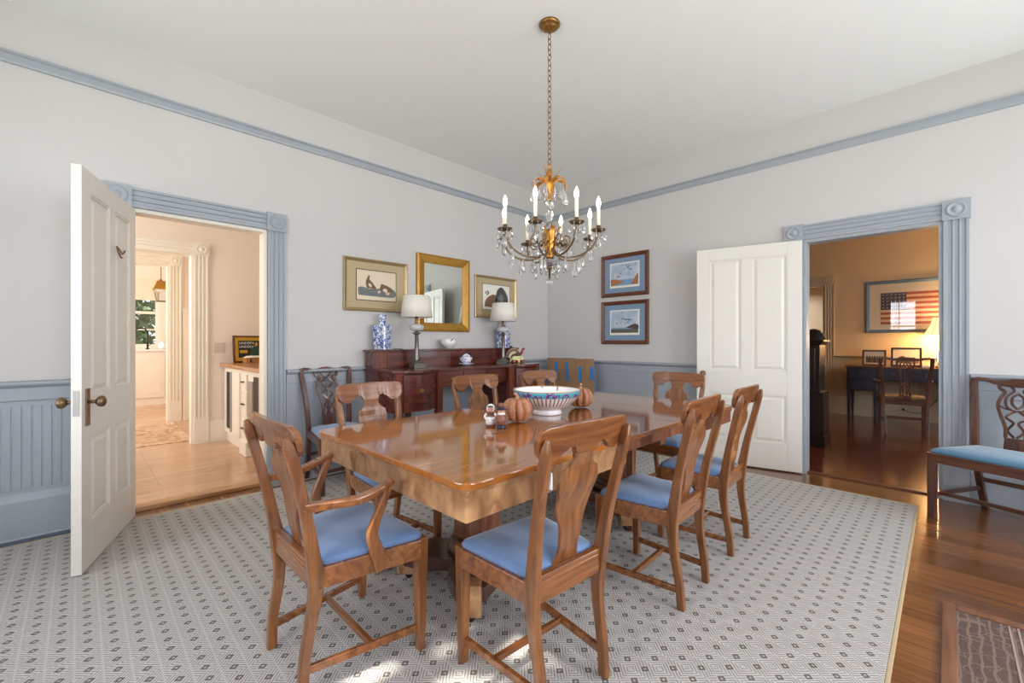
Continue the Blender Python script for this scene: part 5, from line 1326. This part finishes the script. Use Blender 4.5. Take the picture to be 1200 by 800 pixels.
# ================================================================== STUDY
dk = thing('writing_desk', 'dark navy writing desk with small drawers against the study wall', 'desk', (3.98, -3.60, 0))
DX0, DX1, DY0, DY1 = 3.78 - 3.98, 4.255 - 3.98, -4.33 + 3.60, -2.87 + 3.60
MB().box(DX0 - 0.015, DX1, DY0 - 0.02, DY1 + 0.02, 0.805, 0.826).build('desktop', wood('desk_top_wood', (92, 58, 34), (140, 92, 54), 0.15, 'Y', 1, 0.4), dk, 0.003)
MB().box(DX0 + 0.01, DX1 - 0.002, DY0, DY1, 0.62, 0.805).build('desk_case', W_navy, dk, 0.002)
for ya, yb in ((DY1 - 0.36, DY1), (DY0, DY0 + 0.36)):
    MB().box(DX0 + 0.01, DX1 - 0.002, ya, yb, 0.45, 0.62).build('drawer_case', W_navy, dk, 0.002)
for ya, yb, za, zb in ((DY1 - 0.34, DY1 - 0.02, 0.64, 0.795), (DY1 - 0.34, DY1 - 0.02, 0.465, 0.625), (DY0 + 0.02, DY0 + 0.34, 0.64, 0.795), (DY0 + 0.02, DY0 + 0.34, 0.465, 0.625), (DY0 + 0.38, -0.01, 0.64, 0.795), (0.01, DY1 - 0.38, 0.64, 0.795)):
    d_ = MB().box(DX0 - 0.004, DX0 + 0.0095, ya, yb, za, zb).build('drawer', W_navy, dk, 0.003)
    MB().tube([(DX0 - 0.012, (ya + yb) / 2 + 0.018 * cos(2 * PI * k / 12), (za + zb) / 2 + 0.022 * sin(2 * PI * k / 12)) for k in range(12)], 0.0035, 6, (1, 0, 0), 0, True).build('ring_pull', M_bronze, d_)
for x in (DX0 + 0.012, DX1 - 0.045):
    for y in (DY0, DY0 + 0.325, DY1 - 0.36, DY1 - 0.04):
        MB().loft([[(x + 0.02 + a * h, y + 0.02 + b_ * h, z) for a, b_ in ((-1, -1), (1, -1), (1, 1), (-1, 1))] for h, z in ((0.011, 0), (0.020, 0.45))]).build('leg', W_navy, dk, 0.002)
carved_chair('desk_chair', 'dark carved armchair pulled up to the navy desk in the study', mat('olive_seat', (120, 100, 74), 0.8), True, 'ribbons', 0.245, 0.215, 1.0, None, (3.10, -3.555, 0), -PI / 2 + math.radians(8))
# framed flag
t, a, b = picture('framed_flag', 'large slate-blue framed striped flag with starred corner above the study desk', 'picture', ((SX - 0.001, -3.705, 1.743), -PI / 2), -0.655, 0.655, 1.335, 2.150, 0.050, M_frblue, None, 0.03)
MB().box(-a, a, -0.008, -0.002, -b, b).build('mat_board', M_paper, t)
fw2, fh2 = 0.44, 0.245; p = MB(); rect(p, -fw2 - 0.03, fw2 - 0.03, -fh2 - 0.03, fh2 - 0.03, -0.0082, 1)
x0, z1 = -fw2 - 0.03, fh2 - 0.03
for i in range(0, 13, 2): rect(p, x0, x0 + 2 * fw2, z1 - 2 * fh2 * (i + 1) / 13, z1 - 2 * fh2 * i / 13, -0.0094, 0)
rect(p, x0, x0 + 0.30, z1 - 2 * fh2 * 7 / 13, z1, -0.0106, 2)
for i in range(5):
    for j in range(6):
        sx_, sz_ = x0 + 0.03 + 0.048 * j, z1 - 0.03 - 0.050 * i
        p.prism([(sx_ + (0.013 if k % 2 == 0 else 0.0055) * sin(PI * k / 5), sz_ + (0.013 if k % 2 == 0 else 0.0055) * cos(PI * k / 5)) for k in range(10)], -0.0118, -0.0107, 'xz', 1)
p.build('flag', [M_red, M_stripe, M_canton], t)
gm = bpy.data.materials.new('window_glass'); gm.use_nodes = True
gn, gl = gm.node_tree.nodes, gm.node_tree.links; gn.remove(gn['Principled BSDF'])
tr = gn.new('ShaderNodeBsdfTransparent'); gs = gn.new('ShaderNodeBsdfGlossy'); gs.inputs['Roughness'].default_value = 0.01; mx = gn.new('ShaderNodeMixShader'); mx.inputs[0].default_value = 0.06
gl.new(tr.outputs[0], mx.inputs[1]); gl.new(gs.outputs[0], mx.inputs[2]); gl.new(mx.outputs[0], gn['Material Output'].inputs['Surface'])
MB().box(-a, a, -0.0150, -0.0142, -b, b).build('picture_glass', gm, t)
# desk photos
def photo(label, y, x, w_, h_, fm, tone):
    t = thing('framed_photo', label, 'photo', (x, y, 0.8262), -PI / 2, 'photos standing on the study desk'); t.rotation_euler = (math.radians(-10), 0, -PI / 2)
    f = MB(); k = 0.024
    f.box(-w_ / 2, w_ / 2, -0.008, 0.008, 0, k); f.box(-w_ / 2, w_ / 2, -0.008, 0.008, h_ - k, h_); f.box(-w_ / 2, -w_ / 2 + k, -0.008, 0.008, k, h_ - k); f.box(w_ / 2 - k, w_ / 2, -0.008, 0.008, k, h_ - k)
    f.build('frame', fm, t, 0.002)
    p = MB(); rect(p, -w_ / 2 + k, w_ / 2 - k, k, h_ - k, -0.002, 0)
    if tone: 
        blob(p, [(-0.12, 0.05), (-0.10, 0.12), (-0.04, 0.16), (0.02, 0.12), (0.09, 0.14), (0.13, 0.05)], -0.0036, 1); rect(p, -0.03, 0.03, 0.05, 0.09, -0.0046, 2)
    else:
        for q in range(7): blob(p, [(-0.10 + 0.03 * q, 0.05), (-0.098 + 0.03 * q, 0.13), (-0.085 + 0.03 * q, 0.155), (-0.072 + 0.03 * q, 0.13), (-0.07 + 0.03 * q, 0.05)], -0.0036 - 0.001 * (q % 2), 1 + (q % 2))
    p.build('print', [M_paper, M_pic_br, M_pic_dk], t)
photo('small walnut framed group photo standing left on the study desk', -3.175, 4.02, 0.285, 0.245, W_frame, 0)
photo('larger dark framed photo of a house on the study desk', -3.54, 4.08, 0.345, 0.285, W_black, 1)
# desk lamp, lit
t = thing('desk_lamp', 'lit desk lamp with pleated cream shade at the right end of the study desk', 'lamp', (4.08, -3.93, 0.8262))
MB().lathe([(0.075, 0), (0.075, 0.018), (0.05, 0.024)], 20).build('lamp_base', M_bronze, t)
MB().lathe([(0.045, 0.024), (0.055, 0.03), (0.055, 0.22), (0.045, 0.23), (0.02, 0.235)], 8, sm=False).build('glass_column', M_glass, t)
MB().lathe([(0.016, 0.235), (0.022, 0.27), (0.012, 0.30), (0.020, 0.33), (0.012, 0.36), (0.006, 0.46), (0.006, 0.68)], 14).build('stem', M_brass, t)
MB().lathe([(0.205, 0.465), (0.165, 0.54), (0.125, 0.63), (0.105, 0.715), (0.103, 0.715), (0.123, 0.63), (0.163, 0.54), (0.202, 0.465)], 96, closed=True, mod=lambda a, i, j: 1 + 0.012 * (1 if j % 2 else -1)).build('lamp_shade', M_shade_lit, t)
rb = MB()
for k in range(8):
    a = k * PI / 4 + 0.2; rb.tube([(r_ * 1.02 * cos(a), r_ * 1.02 * sin(a), z) for r_, z in ((0.205, 0.465), (0.165, 0.54), (0.125, 0.63), (0.105, 0.715))], 0.004, 5)
rb.build('shade_rib', M_gilt, t)
for z_, e_ in ((0.50, 36),):
    pl = light('desk_lamp_light', 'POINT', (4.08, -3.93, 0.8262 + 0.44), (0, 0, 0), e_, (1, 0.62, 0.28), shadow_soft_size=0.05); 
    pl2 = light('desk_lamp_uplight', 'POINT', (4.08, -3.93, 0.8262 + 0.74), (0, 0, 0), 7, (1, 0.62, 0.28), shadow_soft_size=0.04)
bk = MB().box(-0.07, 0.07, -0.06, 0.06, 0, 0.03)
tag(bk.build('desk_book', M_paperw, None, 0.003, loc=(3.935, -3.78, 0.8262)), 'low pale book or tray at the foot of the desk lamp', 'book')
# black tall cabinet
t = thing('tall_cabinet', 'black tall cabinet with moulded top just inside the right doorway', 'cabinet', (1.45, -2.73, 0))
MB().box(-0.15, 0.15, -0.215, 0.25, 0.62, 1.16).build('cabinet_top_case', W_black, t, 0.003)
MB().box(-0.17, 0.17, -0.25, 0.25, 0.13, 0.62).build('cabinet_base_case', W_black, t, 0.003)
MB().box(-0.185, 0.185, -0.268, 0.25, 0, 0.13).build('plinth', W_black, t, 0.006)
MB().loft([[(sx * (0.15 + o), (-0.215 - o) if sy < 0 else 0.25, z) for sx, sy in ((-1, -1), (1, -1), (1, 1), (-1, 1))] for o, z in ((0.0, 1.16), (0.015, 1.17), (0.022, 1.19), (0.04, 1.20), (0.04, 1.215))]).build('cornice', W_black, t)
for z0_, z1_ in ((0.66, 1.12),): MB().box(-0.156, -0.1505, -0.17, 0.2, z0_, z1_).build('side_panel', W_black, t, 0.004)
v = MB().lathe([(0.125, 0), (0.13, 0.01), (0.118, 0.018), (0.12, 0.03), (0.108, 0.04), (0.108, 0.055), (0.095, 0.065), (0.094, 0.08), (0.078, 0.09), (0.075, 0.105), (0.055, 0.118), (0.03, 0.13), (0.001, 0.134)], 24)
tag(v.build('ribbed_dome', M_black, loc=(1.43, -2.86, 1.2155)), 'black ribbed dome-shaped ornament on top of the tall cabinet', 'ornament')
# outlet and cord
t = thing('wall_outlet', 'white wall outlet low on the study wall under the desk', 'outlet', (SX - 0.0285, -3.50, 0.155))
MB().box(-0.006, 0, -0.035, 0.035, -0.055, 0.055).build('outlet_plate', M_plastic, t, 0.002)
MB().box(-0.022, -0.0065, -0.014, 0.014, -0.01, 0.02).build('plug', M_black, t, 0.003)
c_ = MB().tube(spline([(4.24, -3.50, 0.160), (4.20, -3.60, 0.13), (4.18, -3.72, 0.15), (4.235, -3.84, 0.30), (4.268, -3.93, 0.50), (4.272, -3.97, 0.81)], 6), 0.004, 6)
tag(c_.build('power_cord', M_black), 'dark lamp cord running from the outlet up behind the desk', 'cord')

# window panes
wins = [o for o in COL.objects if o.name.startswith('window_') and o.type == 'MESH' and o.parent is None]
for o in wins:
    c = [Vector(v) for v in o.bound_box]; lo = Vector((min(v.x for v in c), min(v.y for v in c), min(v.z for v in c))); hi = Vector((max(v.x for v in c), max(v.y for v in c), max(v.z for v in c)))
    m_ = MB()
    if hi.x - lo.x < hi.y - lo.y: m_.box((lo.x + hi.x) / 2 - 0.002, (lo.x + hi.x) / 2 + 0.002, lo.y + 0.04, hi.y - 0.04, lo.z + 0.04, hi.z - 0.04)
    else: m_.box(lo.x + 0.04, hi.x - 0.04, (lo.y + hi.y) / 2 - 0.002, (lo.y + hi.y) / 2 + 0.002, lo.z + 0.04, hi.z - 0.04)
    m_.build('pane', gm, o)

# ================================================================== OUTSIDE
g_ = struct('ground', MB().box(-40, 40, -40, 40, -0.50, -0.40), M_grass)
def tree(label, loc, h, r, n, seed, leaf=0.10, trunk=0.16):
    random.seed(seed)
    t = thing('leafy_tree', label, 'tree', loc, 0, 'trees outside the windows')
    tk = MB(); tk.tube(spline([(0, 0, 0), (0.1, 0.05, h * 0.4), (-0.05, 0.1, h * 0.8), (0, 0, h * 1.05)], 4), [trunk * (1 - 0.07 * i) for i in range(13)], 10, (0, 1, 0))
    for k in range(7):
        a = k * 0.9; z = h * (0.55 + 0.06 * k)
        tk.tube(spline([(0, 0.05, z), (0.45 * r * cos(a), 0.45 * r * sin(a), z + 0.25 * r), (0.85 * r * cos(a), 0.85 * r * sin(a), z + 0.35 * r)], 4), [0.05 - 0.004 * i for i in range(9)], 6)
    tk.build('trunk', M_bark, t)
    f_ = MB()
    for k in range(n):
        d = Vector((random.gauss(0, 1), random.gauss(0, 1), random.gauss(0, 1))).normalized() * (r * random.random() ** 0.4)
        c = Vector((d.x, d.y, h + d.z * 0.75)); u = Vector((random.gauss(0, 1), random.gauss(0, 1), random.gauss(0, 1))).normalized() * leaf
        v = u.cross(Vector((random.gauss(0, 1), random.gauss(0, 1), random.gauss(0, 1)))).normalized() * leaf * 0.5
        f_.poly([c - u, c - v, c + u, c + v])
    f_.build('foliage', M_leaf, t, fixn=False)
tree('leafy tree outside the kitchen window', (-4.6, 12.5, -0.4), 2.7, 2.4, 2600, 3, 0.16)
tree('leafy tree outside the dining room west window', (-10.2, -2.6, -0.4), 6.2, 2.3, 1050, 5, 0.16, 0.08)
tree('unseen dense tree added to block sun at the far west window', (-14.9, -0.35, -0.4), 11.4, 2.1, 8000, 9, 0.18, 0.16)  # out of view, added to keep sun from entering the far west window
